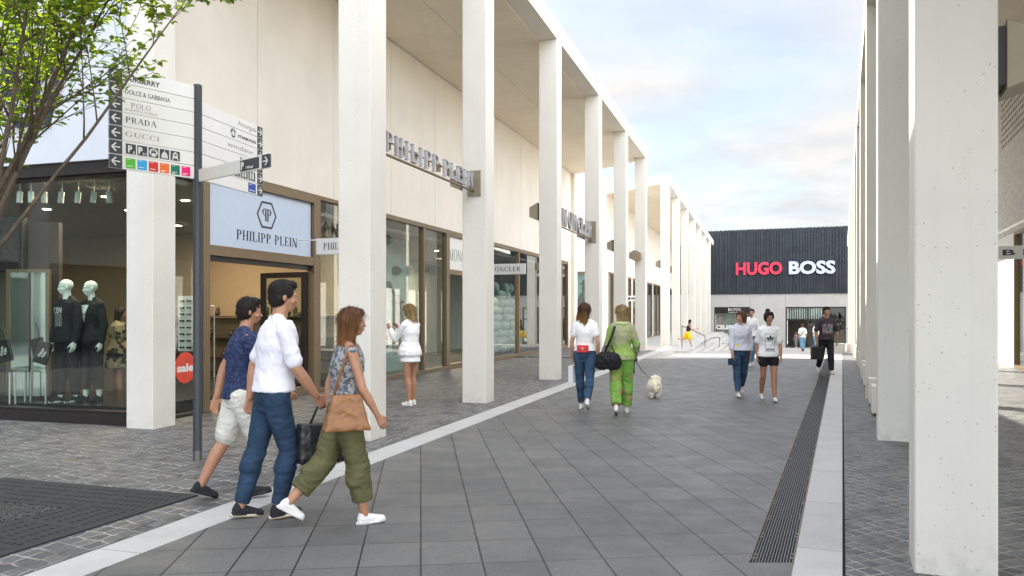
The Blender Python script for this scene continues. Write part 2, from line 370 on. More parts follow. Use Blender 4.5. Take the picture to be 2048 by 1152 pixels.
# ------------------------------------------------------------------ text
def bfont(s, bold=0.0):
    cu = bpy.data.curves.new('t', 'FONT'); cu.body = s; cu.size = 1; cu.offset = bold; cu.extrude = .5; cu.resolution_u = 3
    o = bpy.data.objects.new('t', cu); C.objects.link(o)
    dg = bpy.context.evaluated_depsgraph_get(); me = bpy.data.meshes.new_from_object(o.evaluated_get(dg))
    vs = [v.co.copy() for v in me.vertices]; fs = [tuple(p.vertices) for p in me.polygons]
    bpy.data.objects.remove(o); bpy.data.curves.remove(cu); bpy.data.meshes.remove(me)
    return vs, fs
TK, TN = .15, .045
def _rect(x0, x1, y0, y1): return [(x0, y0), (x1, y0), (x1, y1), (x0, y1)]
def _diag(x0, y0, x1, y1, t): return [(x0 - t / 2, y0), (x0 + t / 2, y0), (x1 + t / 2, y1), (x1 - t / 2, y1)]
def _arc(cx, cy, rx, ry, a0, a1, tk=None, tn=None, n=14):
    tk = tk or TK; tn = tn or TN; out = []
    P = []
    for i in range(n + 1):
        a = R(a0 + (a1 - a0) * i / n); c, s = math.cos(a), math.sin(a)
        th = tn + (tk - tn) * abs(c) ** 1.4
        P.append(((cx + rx * c, cy + ry * s), (cx + (rx - th) * c, cy + (ry - th * .6 - tn * .4) * s)))
    for i in range(n): out.append([P[i][0], P[i + 1][0], P[i + 1][1], P[i][1]])
    return out
def _stem(x, t=None, y0=0, y1=1, ser=.06):
    t = t or TK; o = [_rect(x, x + t, y0, y1)]
    if ser: o += [_rect(x - ser, x + t + ser, y0, y0 + .035), _rect(x - ser, x + t + ser, y1 - .035, y1)]
    return o
def glyph(c):
    k, n = TK, TN
    if c == 'H': return _stem(.06) + _stem(.56) + [_rect(.2, .57, .48, .48 + n)], .83
    if c == 'I': return _stem(.06), .33
    if c == 'L': return _stem(.06) + [_rect(.1, .56, 0, n), _rect(.53, .57, 0, .26)], .66
    if c == 'E': return _stem(.06) + [_rect(.1, .54, 0, n), _rect(.1, .52, 1 - n, 1), _rect(.1, .42, .49, .49 + n), _rect(.52, .55, 0, .25), _rect(.5, .53, .77, 1), _rect(.4, .43, .4, .62)], .66
    if c == 'P': return _stem(.06) + _arc(.28, .73, .33, .27, -90, 90) + [_rect(.18, .29, 1 - n, 1), _rect(.18, .29, .46, .46 + n)], .70
    if c == 'R': return _stem(.06) + _arc(.28, .74, .31, .26, -90, 90) + [_rect(.18, .29, 1 - n, 1), _rect(.18, .29, .48, .48 + n), _diag(.62, 0, .36, .5, k)], .76
    if c == 'B': return _stem(.06) + _arc(.28, .755, .28, .245, -90, 90) + _arc(.28, .265, .34, .265, -90, 90) + [_rect(.18, .29, 1 - n, 1), _rect(.18, .29, .49, .53), _rect(.18, .29, 0, n)], .70
    if c == 'D': return _stem(.06) + _arc(.26, .5, .46, .5, -90, 90) + [_rect(.18, .27, 1 - n, 1), _rect(.18, .27, 0, n)], .80
    if c == 'N': return _stem(.08, n) + _stem(.66, n) + [_diag(.64, 0, .12, 1, k)], .82
    if c == 'M': return _stem(.06, n) + _stem(.76, k) + [_diag(.46, 0, .14, 1, k), _diag(.46, 0, .80, 1, n)], 1.02
    if c == 'O': return _arc(.42, .5, .40, .52, 0, 360, n=26), .86
    if c == 'C': return _arc(.42, .5, .40, .52, 42, 318, n=22) + [_rect(.68, .71, .68, .95), _rect(.68, .71, .06, .3)], .78
    if c == 'G': return _arc(.42, .5, .40, .52, 42, 318, n=22) + [_rect(.68, .71, .70, .95), _rect(.60, .74, .05, .42), _rect(.52, .80, .40, .43)], .86
    if c == 'U': return [_rect(.08, .08 + k, .3, 1), _rect(.62, .62 + n, .3, 1), _rect(0, .3, .965, 1), _rect(.54, .74, .965, 1)] + _arc(.375, .3, .295, .32, 180, 360), .78
    if c == 'A': return [_diag(.06, 0, .38, 1, n), _diag(.70, 0, .38, 1, k), _rect(.16, .6, .32, .32 + n), _rect(-.02, .16, 0, .035), _rect(.56, .84, 0, .035)], .82
    if c == 'S': return _arc(.3, .74, .27, .28, 30, 250, k * .9) + _arc(.3, .27, .29, .29, -140, 90, k * .9) + [_diag(.42, .45, .16, .62, k)], .62
    if c == 'K': return _stem(.06) + [_diag(.2, .42, .6, 1, n), _diag(.64, 0, .3, .56, k)], .76
    if c == 'Y': return _stem(.32, k, 0, .5, .05) + [_diag(.4, .45, .1, 1, k), _diag(.4, .45, .7, 1, n)], .78
    if c == 'F': return _stem(.06) + [_rect(.1, .52, 1 - n, 1), _rect(.1, .42, .49, .49 + n)], .6
    if c == 'q': return [[(-a + .0, b) for a, b in poly] for poly in glyph('P')[0]], .70
    return [], .35
def serif(s, track=.1):
    global TK
    vs, fs = [], []; x = 0; z = 0
    for c in s:
        if c == ' ': x += .45; continue
        g, adv = glyph(c)
        if c == 'q': x += .62
        for poly in g:
            o = len(vs); n = len(poly); z = (z + 1) % 9
            for q in (-.5, .5 + z * .004): vs += [V((x + a, b, q)) for a, b in poly]
            fs += [tuple(range(o, o + n)), tuple(range(o + n, o + 2 * n))] + [(o + i, o + (i + 1) % n, o + n + (i + 1) % n, o + n + i) for i in range(n)]
        x += (adv if c != 'q' else .1) + track
    return vs, fs
def lettering(name, parent, items, o, r, up, mat, depth=.01, lift=0.0):
    """items: (string, x, y, height, width, font) on the plane o + r*x + up*y"""
    mb = MB(); nrm = r.cross(up)
    for s, x, y, h, wd, font in items:
        globals()['TK'] = .085 if font == 'thin' else .15
        vs, fs = serif(s, .34 if font == 'thin' else .1) if font in ('serif', 'thin') else bfont(s, {'sans': 0, 'bold': .025, 'black': .04}[font])
        x0 = min(v.x for v in vs); x1 = max(v.x for v in vs)
        globals()['TK'] = .15; y0 = 0 if font in ('serif', 'thin') or not s.islower() else min(0, min(v.y for v in vs)); y1 = max(v.y for v in vs)
        mb.add([o + r * (x + (v.x - x0) / (x1 - x0) * wd) + up * (y + (v.y - 0) / (y1 - 0) * h) + nrm * (lift + (v.z + .5) * depth) for v in vs], fs)
    return mb.build(name, mat, parent)
def arrow_pts(cx, cy, s, sg):
    def bar(a, b, t):
        a, b = V((*a, 0)), V((*b, 0)); d = (b - a).normalized(); n = V((-d.y, d.x, 0)) * t / 2
        return [a - n, b - n, b + n, a + n]
    out = [bar((-.42, 0), (.36, 0), .13), bar((.43, 0), (.0, .42), .14), bar((.43, 0), (.0, -.42), .14)]
    return [[(cx + sg * p.x * s, cy + p.y * s) for p in q] for q in out]
def plane_polys(mb, polys, o, r, up, lift, depth):
    nrm = r.cross(up)
    for i, q in enumerate(polys): mb.prism([o + r * a + up * b + nrm * (lift + .0002 * (i % 5)) for a, b in q], nrm * depth)
    return mb
# ------------------------------------------------------------------ the ground
YS = [-40, -15, 0, 5, 10, 15, 20, 28, 34, 40, 46, 52, 60, 70, 80, 110]
def sheet(name, fl, fr, y0, y1, z, mat, zf=gz, thick=.0):
    ys = [y0] + [y for y in YS if y0 < y < y1] + [y1]; mb = MB(); v = []
    for y in ys: v += [(fl(y), y, zf(y) + z), (fr(y), y, zf(y) + z)]
    mb.add(v, [(2 * i, 2 * i + 1, 2 * i + 3, 2 * i + 2) for i in range(len(ys) - 1)])
    return struct(mb.build(name, mat))
la = lambda a: (lambda y: a + .312 * y)
ra = lambda a: (lambda y: a + .413 * y)
struct(MB().add([(-900, -900, -2.2), (900, -900, -2.2), (900, 1500, -2.2), (-900, 1500, -2.2)], [(0, 1, 2, 3)]).build('ground', 'base_ground'))
sheet('lower_ground', lambda y: -60, lambda y: 80, -40, 110, -.03, 'base_ground')
flat = lambda y: 0
sheet('paving', la(-4.13), ra(-.60), -14, 28.6, 0, 'slab_paving')
sheet('paving', ra(-.60), ra(-.31), -14, 5.13, 0, 'slab_paving')
sheet('drain_channel', ra(-.60), ra(-.31), 5.13, 28.6, -.02, 'hole_black')
sheet('kerb', la(-4.50), la(-4.13), -14, 28.6, 0, 'kerb_granite_left')
sheet('cobbles', lambda y: -45, la(-4.508), -14, 28.6, 0, 'sett_paving')
sheet('kerb', ra(-.31), ra(0), -14, 46, .001, 'kerb_granite_right')
sheet('kerb_joint', ra(0), ra(.02), -14, 46, -.012, 'hole_black')
sheet('cobbles', ra(.02), ra(5.0), -14, 46, 0, 'diamond_setts')
sheet('terrace', lambda y: -45, ra(-.31), 28.6, 46, 0, 'terrace_granite')
sheet('terrace', lambda y: -45, lambda y: 70, 46, 100, 0, 'terrace_granite')
# raised pavement under the left arcade where the street drops away
mb = MB(); FL.box(mb, 29.5, 39.5, -14, .35, -1.2, .006); struct(mb.build('pavement', 'sett_paving'))
mb = MB(); FL.box(mb, 29.5, 39.5, .35, .72, -1.2, .008); struct(mb.build('kerb', 'kerb_granite_left'))
PZ = -.34
mb = MB(); FL.box(mb, 43.2, 92, -14, 1.0, -3, PZ); struct(mb.build('pavement', 'light_stone'))
mb = MB()
for i in range(7): FL.box(mb, 43.2 + i * .25, 92, 1.0 + i * .36, 1.36 + i * .36, -3, PZ - .16 * (i + 1))
struct(mb.build('steps', 'light_stone'))
# ------------------------------------------------------------------ shop fronts
def window(parent, F, u0, u1, w, z0, z1, mull=(), trans=(), fw=.09, face=1, mat='bronze_frame', name='window', dep=.14, pane=True):
    """window in the wall plane w of frame F, running along u (face=+1: outside is +n)"""
    mb = MB(); a, b = (w - dep, w + .02) if face > 0 else (w - .02, w + dep)
    FB = lambda *q: F.box(mb, *q)
    FB(u0, u0 + fw, a, b, z0, z1); FB(u1 - fw, u1, a, b, z0, z1)
    FB(u0 + fw, u1 - fw, a, b, z1 - fw, z1); FB(u0 + fw, u1 - fw, a, b, z0, z0 + fw)
    for m in mull: FB(m - fw / 2, m + fw / 2, a + .004, b - .004, z0 + fw, z1 - fw)
    for zt in trans: FB(u0 + fw, u1 - fw, a + .008, b - .008, zt - fw / 2, zt + fw / 2)
    root = mb.build(name, mat, parent, bevel=.006)
    if pane:
        c = (a + b) / 2
        mb = MB(); F.box(mb, u0 + fw * .5, u1 - fw * .5, c - .006, c + .006, z0 + fw * .5, z1 - fw * .5); mb.build('pane', 'glass', root)
    return root
WL = -3.84
def columns(parent, F, us, z0f, z1, w0=-.45, w1=0, d=.45, lift=0):
    out = []
    for u in us:
        y = F.p(u, 0).y; mb = MB(); F.box(mb, u - d, u, w0, w1, z0f(y), z1); out.append(mb.build('column', 'column_concrete', parent, bevel=.012))
    return out
# --- left arcade building
LB = thing('shop_building', 'white arcade building on the left with tall square columns, flat roof and bronze shop windows', 'building', FL.p(10.9, -3.4))
LU = [10.9, 15.29, 20.45, 25.64, 30.63, 35.72]
columns(LB, FL, LU, lambda y: -.02, 8.15)
columns(LB, FL, [10.93], lambda y: -.02, 8.15, -3.78, -3.33)
mb = MB()
P0 = FL.p(10.45, .0, 8.15)
mb.prism([FL.p(10.45, 0, 8.15), FL.p(35.74, 0, 8.15), FL.p(38.5, WL, 8.15), FL.p(38.5, -14, 8.15), FL.p(10.70, -14, 8.15), FL.p(10.70, -3.78, 8.15), FL.p(10.45, -3.78, 8.15)], (0, 0, .44))
mb.build('roof', 'panel_concrete', LB, bevel=.01)
# thin soffit boards with joints
mb = MB(); us = [10.5] + LU[1:]; 
for i in range(len(us) - 1):
    for (wa, wb) in ((-.47, -2.1), (-2.115, WL + .06)):
        u0, u1 = us[i] + .008 - (.45 if i else 0), us[i + 1] - .458
        FL.box(mb, u0, u1, wb, wa, 8.128, 8.149)
mb.prism([FL.p(35.28, -.47, 8.128), FL.p(35.7, -.47, 8.128), FL.p(38.3, WL + .06, 8.128), FL.p(35.28, WL + .06, 8.128)], (0, 0, .021))
mb.build('soffit', 'soffit_concrete', LB)
# wall panels above the windows
mb = MB(); seams = [10.98, 13.6, 16.25, 18.95, 21.65, 24.3, 27.0, 29.8, 32.5, 35.2, 38.5]
for a, b in zip(seams, seams[1:]): FL.box(mb, a + .006, b - .006, WL - .18, WL, 3.96, 8.148)
FL.box(mb, 37.35, 38.5, WL - .18, WL - .001, 0, 3.955)
FL.box(mb, 37.9, 38.5, WL, WL + .18, 0, 8.126)
mb.build('wall', 'panel_concrete', LB, bevel=.005)
mb = MB(); FL.box(mb, 10.75, 38.4, -13.8, WL - .2, 3.97, 8.14); FL.box(mb, 38.2, 38.45, -13.8, WL - .2, -.5, 3.96)
FL.box(mb, 11.4, 19, -13, -5, 8.6, 11.0); mb.build('wall_core_and_shade_box', 'grey_concrete', LB)  # box on the roof is added out of view to shade the near ground
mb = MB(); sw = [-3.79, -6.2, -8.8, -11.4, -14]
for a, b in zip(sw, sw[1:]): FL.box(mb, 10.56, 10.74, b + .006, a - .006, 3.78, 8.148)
mb.build('wall', 'side_shaded_render', LB, bevel=.005)
mb = MB(); FL.box(mb, 10.60, 10.74, -14, -3.79, 3.60, 3.778); FL.box(mb, 10.62, 10.73, -14, -3.79, -.02, .16); mb.build('lintel', 'dark_frame', LB)
# interior shell
mb = MB(); FL.box(mb, 10.8, 37.3, -13, WL - .16, -.06, .03); mb.build('floor', 'shop_floor', LB)
mb = MB(); FL.box(mb, 10.8, 37.3, -13, WL - .25, 3.62, 3.7); mb.build('ceiling', 'shop_ceiling', LB)
mb = MB(); FL.box(mb, 18.35, 18.5, -13, -4.6, .03, 3.62); FL.box(mb, 10.76, 18.35, -13.1, -12.95, .03, 3.62); mb.build('inner_wall', 'warm_wall', LB)
mb = MB(); FL.box(mb, 18.51, 37.3, -8.1, -8, .03, 3.62); mb.build('inner_wall', 'shop_grey', LB)
mb = MB()
for u, w_ in ((12.6, -6.2), (13.4, -5.2), (14.2, -7.2), (15.2, -5.6), (15.6, -7.4), (16.6, -6.2), (16.8, -8.2), (13.6, -8.6), (20.5, -5.4), (22.8, -5.4), (25.5, -5.4), (28, -5.4), (31, -5.4)):
    c = FL.p(u, w_, 3.61); mb.tube([c, c + V((0, 0, .008))], .07, 14)
mb.build('downlight', 'downlight_glow', LB)
for u, w_, e in ((11.6, -5.3, 16), (13.2, -6.2, 18), (16.2, -7.4, 34), (16.4, -4.9, 12), (28.5, -6.4, 60), (21.3, -6, 50)):  # first lamp is added over the mannequins to brighten them
    ld = bpy.data.lights.new('downlight', 'AREA'); ld.shape = 'DISK'; ld.size = .5; ld.energy = e; ld.color = (1, .80, .55)
    lo = bpy.data.objects.new('downlight', ld); C.objects.link(lo); lo.location = FL.p(u, w_, 3.58); par(lo, LB)
# corner display windows (side facade faces the camera, frame runs along n)
class FrS:  # a frame whose u runs along +n (image right) and w along -e (toward the camera)
    def __init__(s, F, u): s.o = F.p(u, 0); s.e = F.n; s.n = -F.e; s.z = V((0, 0, 1))
    p = Fr.p; box = Fr.box
FS = FrS(FL, 10.68)
window(LB, FS, -14, -8.4, 0, .16, 3.60, mull=(-11.2,), fw=.05, mat='dark_frame')
window(LB, FS, -8.4, -3.80, 0, .16, 3.60, mull=(-6.55,), fw=.035, mat='dark_frame')
# street side fronts
window(LB, FL, 11.0, 12.14, WL, .0, 3.95, fw=.05, mat='dark_frame')
DB = window(LB, FL, 12.14, 15.62, WL, .0, 3.95, trans=(2.62,), fw=.17, name='door_frame', pane=False)
mb = MB(); FL.box(mb, 12.33, 15.43, WL - .08, WL - .05, 2.71, 3.78); mb.build('transom_panel', 'panel_blue', DB)
mb = MB(); FL.box(mb, 12.31, 12.37, WL - .13, WL - .06, .05, 2.53); FL.box(mb, 12.31, 15.45, WL - .13, WL - .06, 2.45, 2.53); mb.build('reveal', 'dark_frame', DB)
oD, rD, uD = FL.p(12.33, WL - .05), FL.e, V((0, 0, 1))
def hexlogo(parent, o, r, up, cx, cy, hw, hh, t, mat, depth, lift, name='emblem'):
    mb = MB(); q = .52; pts = [(-hw, 0), (-hw * q, -hh), (hw * q, -hh), (hw, 0), (hw * q, hh), (-hw * q, hh)]
    k = 1 - t / hw; k2 = 1 - t / hh
    polys = []
    for i in range(6):
        a, b = pts[i], pts[(i + 1) % 6]
        polys.append([(cx + a[0], cy + a[1]), (cx + b[0], cy + b[1]), (cx + b[0] * k, cy + b[1] * k2), (cx + a[0] * k, cy + a[1] * k2)])
    s = hh * .92
    g = glyph('P')[0]
    for poly in g: polys.append([(cx + .01 * s + a * s, cy - s * .5 + b * s) for a, b in poly])
    for poly in g: polys.append([(cx - .01 * s - a * s, cy - s * .5 + b * s) for a, b in poly])
    plane_polys(mb, polys, o, r, up, lift, depth); return mb.build(name, mat, parent)
hexlogo(DB, oD, rD, uD, 1.62, .0 + 3.37, .30, .24, .035, 'sign_black', .004, .002)
lettering('lettering', DB, [('PHILIPP PLEIN', .75, 2.86, .17, 1.85, 'serif')], oD, rD, uD, 'sign_black', .004, .001)
# half-open glass door leaf, hinged at the far side, swung outward into the opening
FD = Fr((0, 0), 0); hp = FL.p(15.40, WL - .12)
FD.o = V((hp.x, hp.y, 0)); ang = R(-60); FD.e = V((math.sin(ang), math.cos(ang), 0)); FD.n = V((math.cos(ang), -math.sin(ang), 0))
DL = window(LB, FD, 0, 1.25, 0, .06, 2.42, fw=.11, mat='dark_frame', name='door', dep=.05)
mb = MB(); a = FD.p(1.1, .12, 0); mb.tube([a + V((0, 0, .5)), a + V((0, 0, 1.9))], .016, 8); mb.tube([a + V((0, 0, .6)), FD.p(1.19, 0, .6)], .01, 6); mb.tube([a + V((0, 0, 1.8)), FD.p(1.19, 0, 1.8)], .01, 6); mb.build('handle', 'dark_frame', DL)
window(LB, FL, 15.62, 18.5, WL, .0, 3.95, fw=.07)
window(LB, FL, 18.5, 22.55, WL, .0, 3.95, mull=(20.9,), fw=.10)
DB2 = window(LB, FL, 22.55, 24.6, WL, .0, 3.95, trans=(2.78,), fw=.14, name='door_frame', pane=False)
mb = MB(); FL.box(mb, 22.69, 24.46, WL - .08, WL - .05, 2.86, 3.81); mb.build('transom_panel', 'sign_white', DB2)
lettering('lettering', DB2, [('MONCLER', .2, 3.12, .34, 2.0, 'serif')], FL.p(22.6, WL - .05), FL.e, uD, 'sign_grey_text', .004, .001)
window(LB, FL, 24.6, 33.2, WL, .0, 3.95, mull=(26.4, 29.55), fw=.12)
window(LB, FL, 33.2, 37.35, WL, .0, 3.95, mull=(35.0, 36.2), fw=.14)
# --- second arcade building further down on the left
LB2 = thing('shop_building', 'second white arcade building on the left behind the first, raised on steps beside the handrails', 'building', FL.p(44.6, -3.4, PZ))
U2 = [y / .9546 for y in (42.6, 47.9, 53.3, 58.9, 64.6, 70.4, 76.6)]
columns(LB2, FL, U2, lambda y: PZ, 8.46)
mb = MB(); mb.prism([FL.p(44.1, 0, 8.46), FL.p(85, 0, 8.46), FL.p(85, -14, 8.46), FL.p(46.9, -14, 8.46), FL.p(46.9, WL, 8.46)], (0, 0, .5)); mb.build('roof', 'white_render', LB2, bevel=.01)
mb = MB(); FL.box(mb, 46.95, 84.5, -13, -.5, 8.44, 8.458); mb.prism([FL.p(44.3, -.5, 8.44), FL.p(46.95, -.5, 8.44), FL.p(46.95, WL, 8.44)], (0, 0, .018)); mb.build('soffit', 'soffit_concrete', LB2)
mb = MB(); s2 = [46.9 + 2.7 * i for i in range(15)]
for a, b in zip(s2, s2[1:]): FL.box(mb, a + .006, b - .006, WL - .2, WL, 4.0, 8.438)
FL.box(mb, 46.9, 47.5, WL - .2, WL, PZ, 3.99)
for a in (50.6, 56, 61.3, 67, 72.5, 78): FL.box(mb, a, a + .7, WL - .2, WL, PZ, 3.99)
mb.build('wall', 'panel_concrete', LB2, bevel=.005)
mb = MB(); FL.box(mb, 46.75, 46.98, -14, -5.9, PZ, 8.9); FL.box(mb, 46.75, 46.98, -4.55, WL - .0, PZ, 8.44); FL.box(mb, 46.75, 46.98, -5.9, -4.55, 4.0, 8.44); FL.box(mb, 46.9, 84, -14, WL - .3, 8.97, 9.6); mb.build('end_wall', 'white_render', LB2, bevel=.005)
FS2 = FrS(FL, 46.8); wn_ = window(LB2, FS2, -5.9, -4.55, 0, PZ, 4.0, fw=.1, name='poster_window')
mb = MB(); FS2.box(mb, -5.8, -4.65, -.35, -.30, PZ + .1, 3.9); mb.build('poster', 'poster_blue', wn_)
mb = MB(); o_ = FS2.p(-5.1, -.28)
mb.ell(o_ + V((0, 0, 3.05)), (.22, .04, .27)); mb.ell(o_ + V((0, 0, 3.3)), (.36, .04, .07)); mb.ell(o_ + V((0, 0, 3.42)), (.2, .04, .16)); mb.ell(o_ + V((.05, 0, 2.0)), (.55, .04, .95)); mb.build('printed_figure', 'silhouette', wn_)
for a, b in zip((47.5, 51.3, 56.7, 62, 67.7, 73.2), (50.6, 56, 61.3, 67, 72.5, 78)):
    window(LB2, FL, a, b, WL, PZ, 4.0, mull=((a + b) / 2,), fw=.14)
mb = MB(); FL.box(mb, 47.2, 84, -9.1, -9, PZ, 4); FL.box(mb, 47.2, 84, -9, WL - .2, 3.95, 4.02); mb.build('inner_wall', 'shop_grey', LB2)
mb = MB(); FL.box(mb, 56.8, 61.2, WL - .35, WL - .3, PZ + .2, 1.4); FL.box(mb, 47.7, 50.4, WL - .35, WL - .3, PZ + .2, 2.2); mb.build('poster', 'poster_pink', LB2)
mb = MB(); FL.box(mb, 56.8, 61.2, WL - .28, WL - .25, 1.65, 2.35); mb.build('fascia_panel', 'dark_frame', LB2)
lettering('lettering', LB2, [('MOZIONI', .3, 1.82, .36, 3.6, 'black')], FL.p(56.8, WL - .25), FL.e, uD, 'sign_white', .01, .002)
# --- right arcade
RB = thing('shop_building', 'white arcade building on the right with speckled concrete columns and white brick wall', 'building', FRt.p(5.5, .3))
RU = [5.755 - 5.45, 5.755, 11.3, 16.6, 22.0, 27.3, 32.4]
columns(RB, FRt, RU, lambda y: gz(y) - .02, 7.36, 0, .45, .42)
mb = MB(); FRt.box(mb, -9, 32.45, 0, .45, 7.36, 7.86); FRt.box(mb, -9, 32.45, .45, 16, 8.3, 8.7); FRt.box(mb, -9, 32.45, .45, .6, 7.86, 8.3); mb.build('roof', 'panel_concrete', RB, bevel=.01)
mb = MB(); FRt.box(mb, -8.9, 32.3, .61, 4.2, 8.28, 8.298); mb.build('soffit', 'soffit_concrete', RB)
WR = 4.21
mb = MB(); FRt.box(mb, -9, 32.3, WR, WR + .25, 3.96, 8.28); mb.build('wall', 'white_brick', RB)
mb = MB()
for i in range(60):
    for k in range(8):
        u = 14 + i * .25 + (k % 2) * .125; z = 6.72 + k * .19; FRt.box(mb, u, u + .09, WR - .004, WR + .05, z, z + .085)
mb.build('vent_openings', 'hole_black', RB)
window(RB, FRt, 5, 26.9, WR, -.0, 3.95, mull=(8, 11, 14, 17, 20.0, 22.6, 24.9), fw=.1, face=-1)
mb = MB(); FRt.box(mb, 26.9, 32.3, WR, WR + .3, -1, 3.95); FRt.box(mb, 5, 32.3, 9, 9.1, -.5, 3.95); mb.build('inner_wall', 'white_render', RB)
mb = MB(); FRt.box(mb, 5, 27, WR + .2, 9, 3.85, 3.95); mb.build('ceiling', 'shop_ceiling', RB)
mb = MB(); FRt.box(mb, 5, 27, WR + .2, 9, -.06, .02); mb.build('floor', 'terrace_granite', RB)
RB2 = thing('shop_building', 'narrow white arcade block far down on the right before the dark clad building', 'building', FRt.p(36, .3, gz(34)))
columns(RB2, FRt, [36.6, 42, 47.4, 52.8, 58.2, 63.6, 69], lambda y: gz(y) - .02, 7.6, 0, .45, .45)
mb = MB(); FRt.box(mb, 36.1, 78, 0, .45, 7.6, 8.05); FRt.box(mb, 36.1, 78, .45, 12, 8.0, 8.04); mb.build('roof', 'white_render', RB2, bevel=.01)
mb = MB(); FRt.box(mb, 36.15, 36.4, WR, 12, -3, 8.0); FRt.box(mb, 36.4, 78, WR, WR + .3, -3, 8.0); mb.build('wall', 'white_render', RB2)
# --- dark clad building closing the street
FH = Fr((26.8, 80), 0); FH.e = FRt.n.copy(); FH.n = -FRt.e
HB = thing('shop_building', 'dark blue ribbed metal clad building with grey concrete base closing the end of the street', 'building', FH.p(0, -3, -1.9))
mb = MB(); FH.box(mb, -26, 22, -14, -.02, 3.52, 10.02); mb.build('roof_block', 'cladding', HB)
mb = MB(); x_ = -26
rnd = random.Random(3)
while x_ < 22:
    wd_ = rnd.choice((.10, .14, .2)); FH.box(mb, x_, x_ + wd_, -.02, .02 + rnd.random() * .05, 3.5, 10.08); x_ += wd_ + rnd.choice((.06, .1, .14))
mb.build('cladding', 'cladding', HB)
mb = MB()
for a, b in ((-26, -6.45), (-2.9, .52)):
    FH.box(mb, a, b, -.5, -.06, -2.2, 2.22)
FH.box(mb, 6.1, 22, -.5, -.06, -2.2, 2.22)
for a, b in ((-26, -8), (-7.98, -2.92), (-2.9, .5), (.52, 5.6), (5.62, 22)): FH.box(mb, a, b, -.5, -.05, 2.24, 3.5)
mb.build('wall', 'grey_concrete', HB)
hw_ = window(HB, FH, -6.45, -2.9, -.08, -1.9, 2.22, fw=.08, mat='dark_frame')
mb = MB(); FH.box(mb, -6.4, -2.95, -.06, -.02, 1.5, 2.2); mb.build('fascia_panel', 'black_base', hw_)
lettering('lettering', hw_, [('BOSS', 1.35, 1.80, .30, 1.25, 'serif'), ('HUGO BOSS', 1.4, 1.62, .10, 1.15, 'sans')], FH.p(-6.4, -.02), FH.e, uD, 'sign_white', .02, .002)
mb = MB(); FH.box(mb, -6.35, -3.0, -.40, -.36, -1.15, 1.48); mb.build('poster', 'poster_pink', hw_)
mb = MB(); FH.box(mb, -5.3, -4.6, -.35, -.33, -.9, 1.4); FH.box(mb, -4.0, -3.2, -.35, -.33, -.6, 1.4); mb.build('printed_figure', 'shop_grey', hw_)
lettering('lettering', hw_, [('CELEBRATE', .15, -.05, .42, 3.0, 'black')], FH.p(-6.4, -.04), FH.e, uD, 'sign_white', .01, .0)
dw = window(HB, FH, .52, 6.1, -.08, -1.95, 2.22, mull=(2.62, 4.4), trans=(.95,), fw=.14, mat='dark_frame', pane=False, name='entrance')
mb = MB(); FH.box(mb, .6, 6.0, -.17, -.15, 1.0, 2.15); FH.box(mb, 2.7, 6.0, -.17, -.15, -1.9, .9); mb.build('pane', 'glass', dw)
mb = MB()
for i in range(16): FH.box(mb, .7 + i * .22, .82 + i * .22, -.35, -.3, 1.0, 2.15)
mb.build('curtain', 'steel_light', dw)
mb = MB(); FH.box(mb, .5, 6.1, -4, -3.9, -1.95, 2.2); mb.build('inner_wall', 'dark_wood', HB)
HS = thing('wall_sign', 'red and pale grey block letters high on the dark ribbed building', 'sign', FH.p(0, .1, 5.5))
lettering('lettering', HS, [('HUGO', -4.27, 5.52, 1.22, 4.5, 'black')], FH.p(0, .08), FH.e, uD, 'hugo_red', .16)
lettering('lettering', HS, [('BOSS', .85, 5.52, 1.22, 4.3, 'black')], FH.p(0, .08), FH.e, uD, 'boss_grey', .16)
# --- building behind the viewer (seen only in the shop glass)
BB = thing('shop_building', 'pale columned building reflected in the corner shop glass at the left', 'building', (-25, -6, 0))
mb = MB(); mb.box(-29, -28, -34, 16, 3.6, 9.0)
for i in range(10): mb.box(-25.5, -24.8, -33 + i * 5.2, -32.3 + i * 5.2, 0, 8.2)
mb.box(-28, -24.6, -34, 16, 8.2, 8.8); mb.build('wall', 'grey_concrete', BB)
mb = MB(); mb.box(-28.9, -28.4, -34, 16, 0, 3.6); mb.build('shopfront', 'dark_frame', BB)
# ------------------------------------------------------------------ wedge lamps on the column backs
def wedge(F, u, wside, z, sg, label, h=.44, d=.26, along=.34):
    base = F.p(u, wside, z)
    t = thing('wedge_lamp', label, 'wall lamp', base, 0, 'bronze wedge lamps on the column backs')
    mb = MB(); q = .26 * h
    pts = []
    for du in (-along / 2, along / 2):
        for (ww, zz_) in ((.05, -h / 2), (d, -h / 2 + q * .8), (d, h / 2 - q), (.05, h / 2)): pts.append(F.p(u + du, wside + sg * ww, z + zz_))
    mb.add(pts, [(0, 1, 2, 3), (7, 6, 5, 4), (0, 4, 5, 1), (1, 5, 6, 2), (2, 6, 7, 3), (3, 7, 4, 0)])
    mb.build('housing', 'lamp_bronze', t, bevel=.006)
    mb = MB(); a, b = sorted((wside, wside + sg * .05)); F.box(mb, u - along * .42, u + along * .42, a, b, z - h * .42, z + h * .42); mb.build('mount', 'dark_frame', t)
ords = ['first', 'second', 'third', 'fourth', 'fifth', 'sixth']
for i, u in enumerate(LU[1:]):
    wedge(FL, u - .22, -.45, 4.05 if i else 4.02, -1, 'bronze wedge lamp behind the %s column of the near left arcade' % ords[i + 1])
wedge(FRt, 5.755 - .2, .45, 3.15, 1, 'bronze wedge lamp on the inner side of the nearest right column', .42, .30, .36)
for i, u in enumerate(U2[:3]): wedge(FL, u - .22, -.45, 4.2, -1, 'small bronze wedge lamp on the %s column of the far left arcade' % ords[i])
hx = thing('lantern', 'beige six sided lantern on the front of the last column of the near left arcade', 'lantern', FL.p(35.25, -.22, 3.7))
mb = MB(); c = FL.p(35.1, -.34, 3.98)
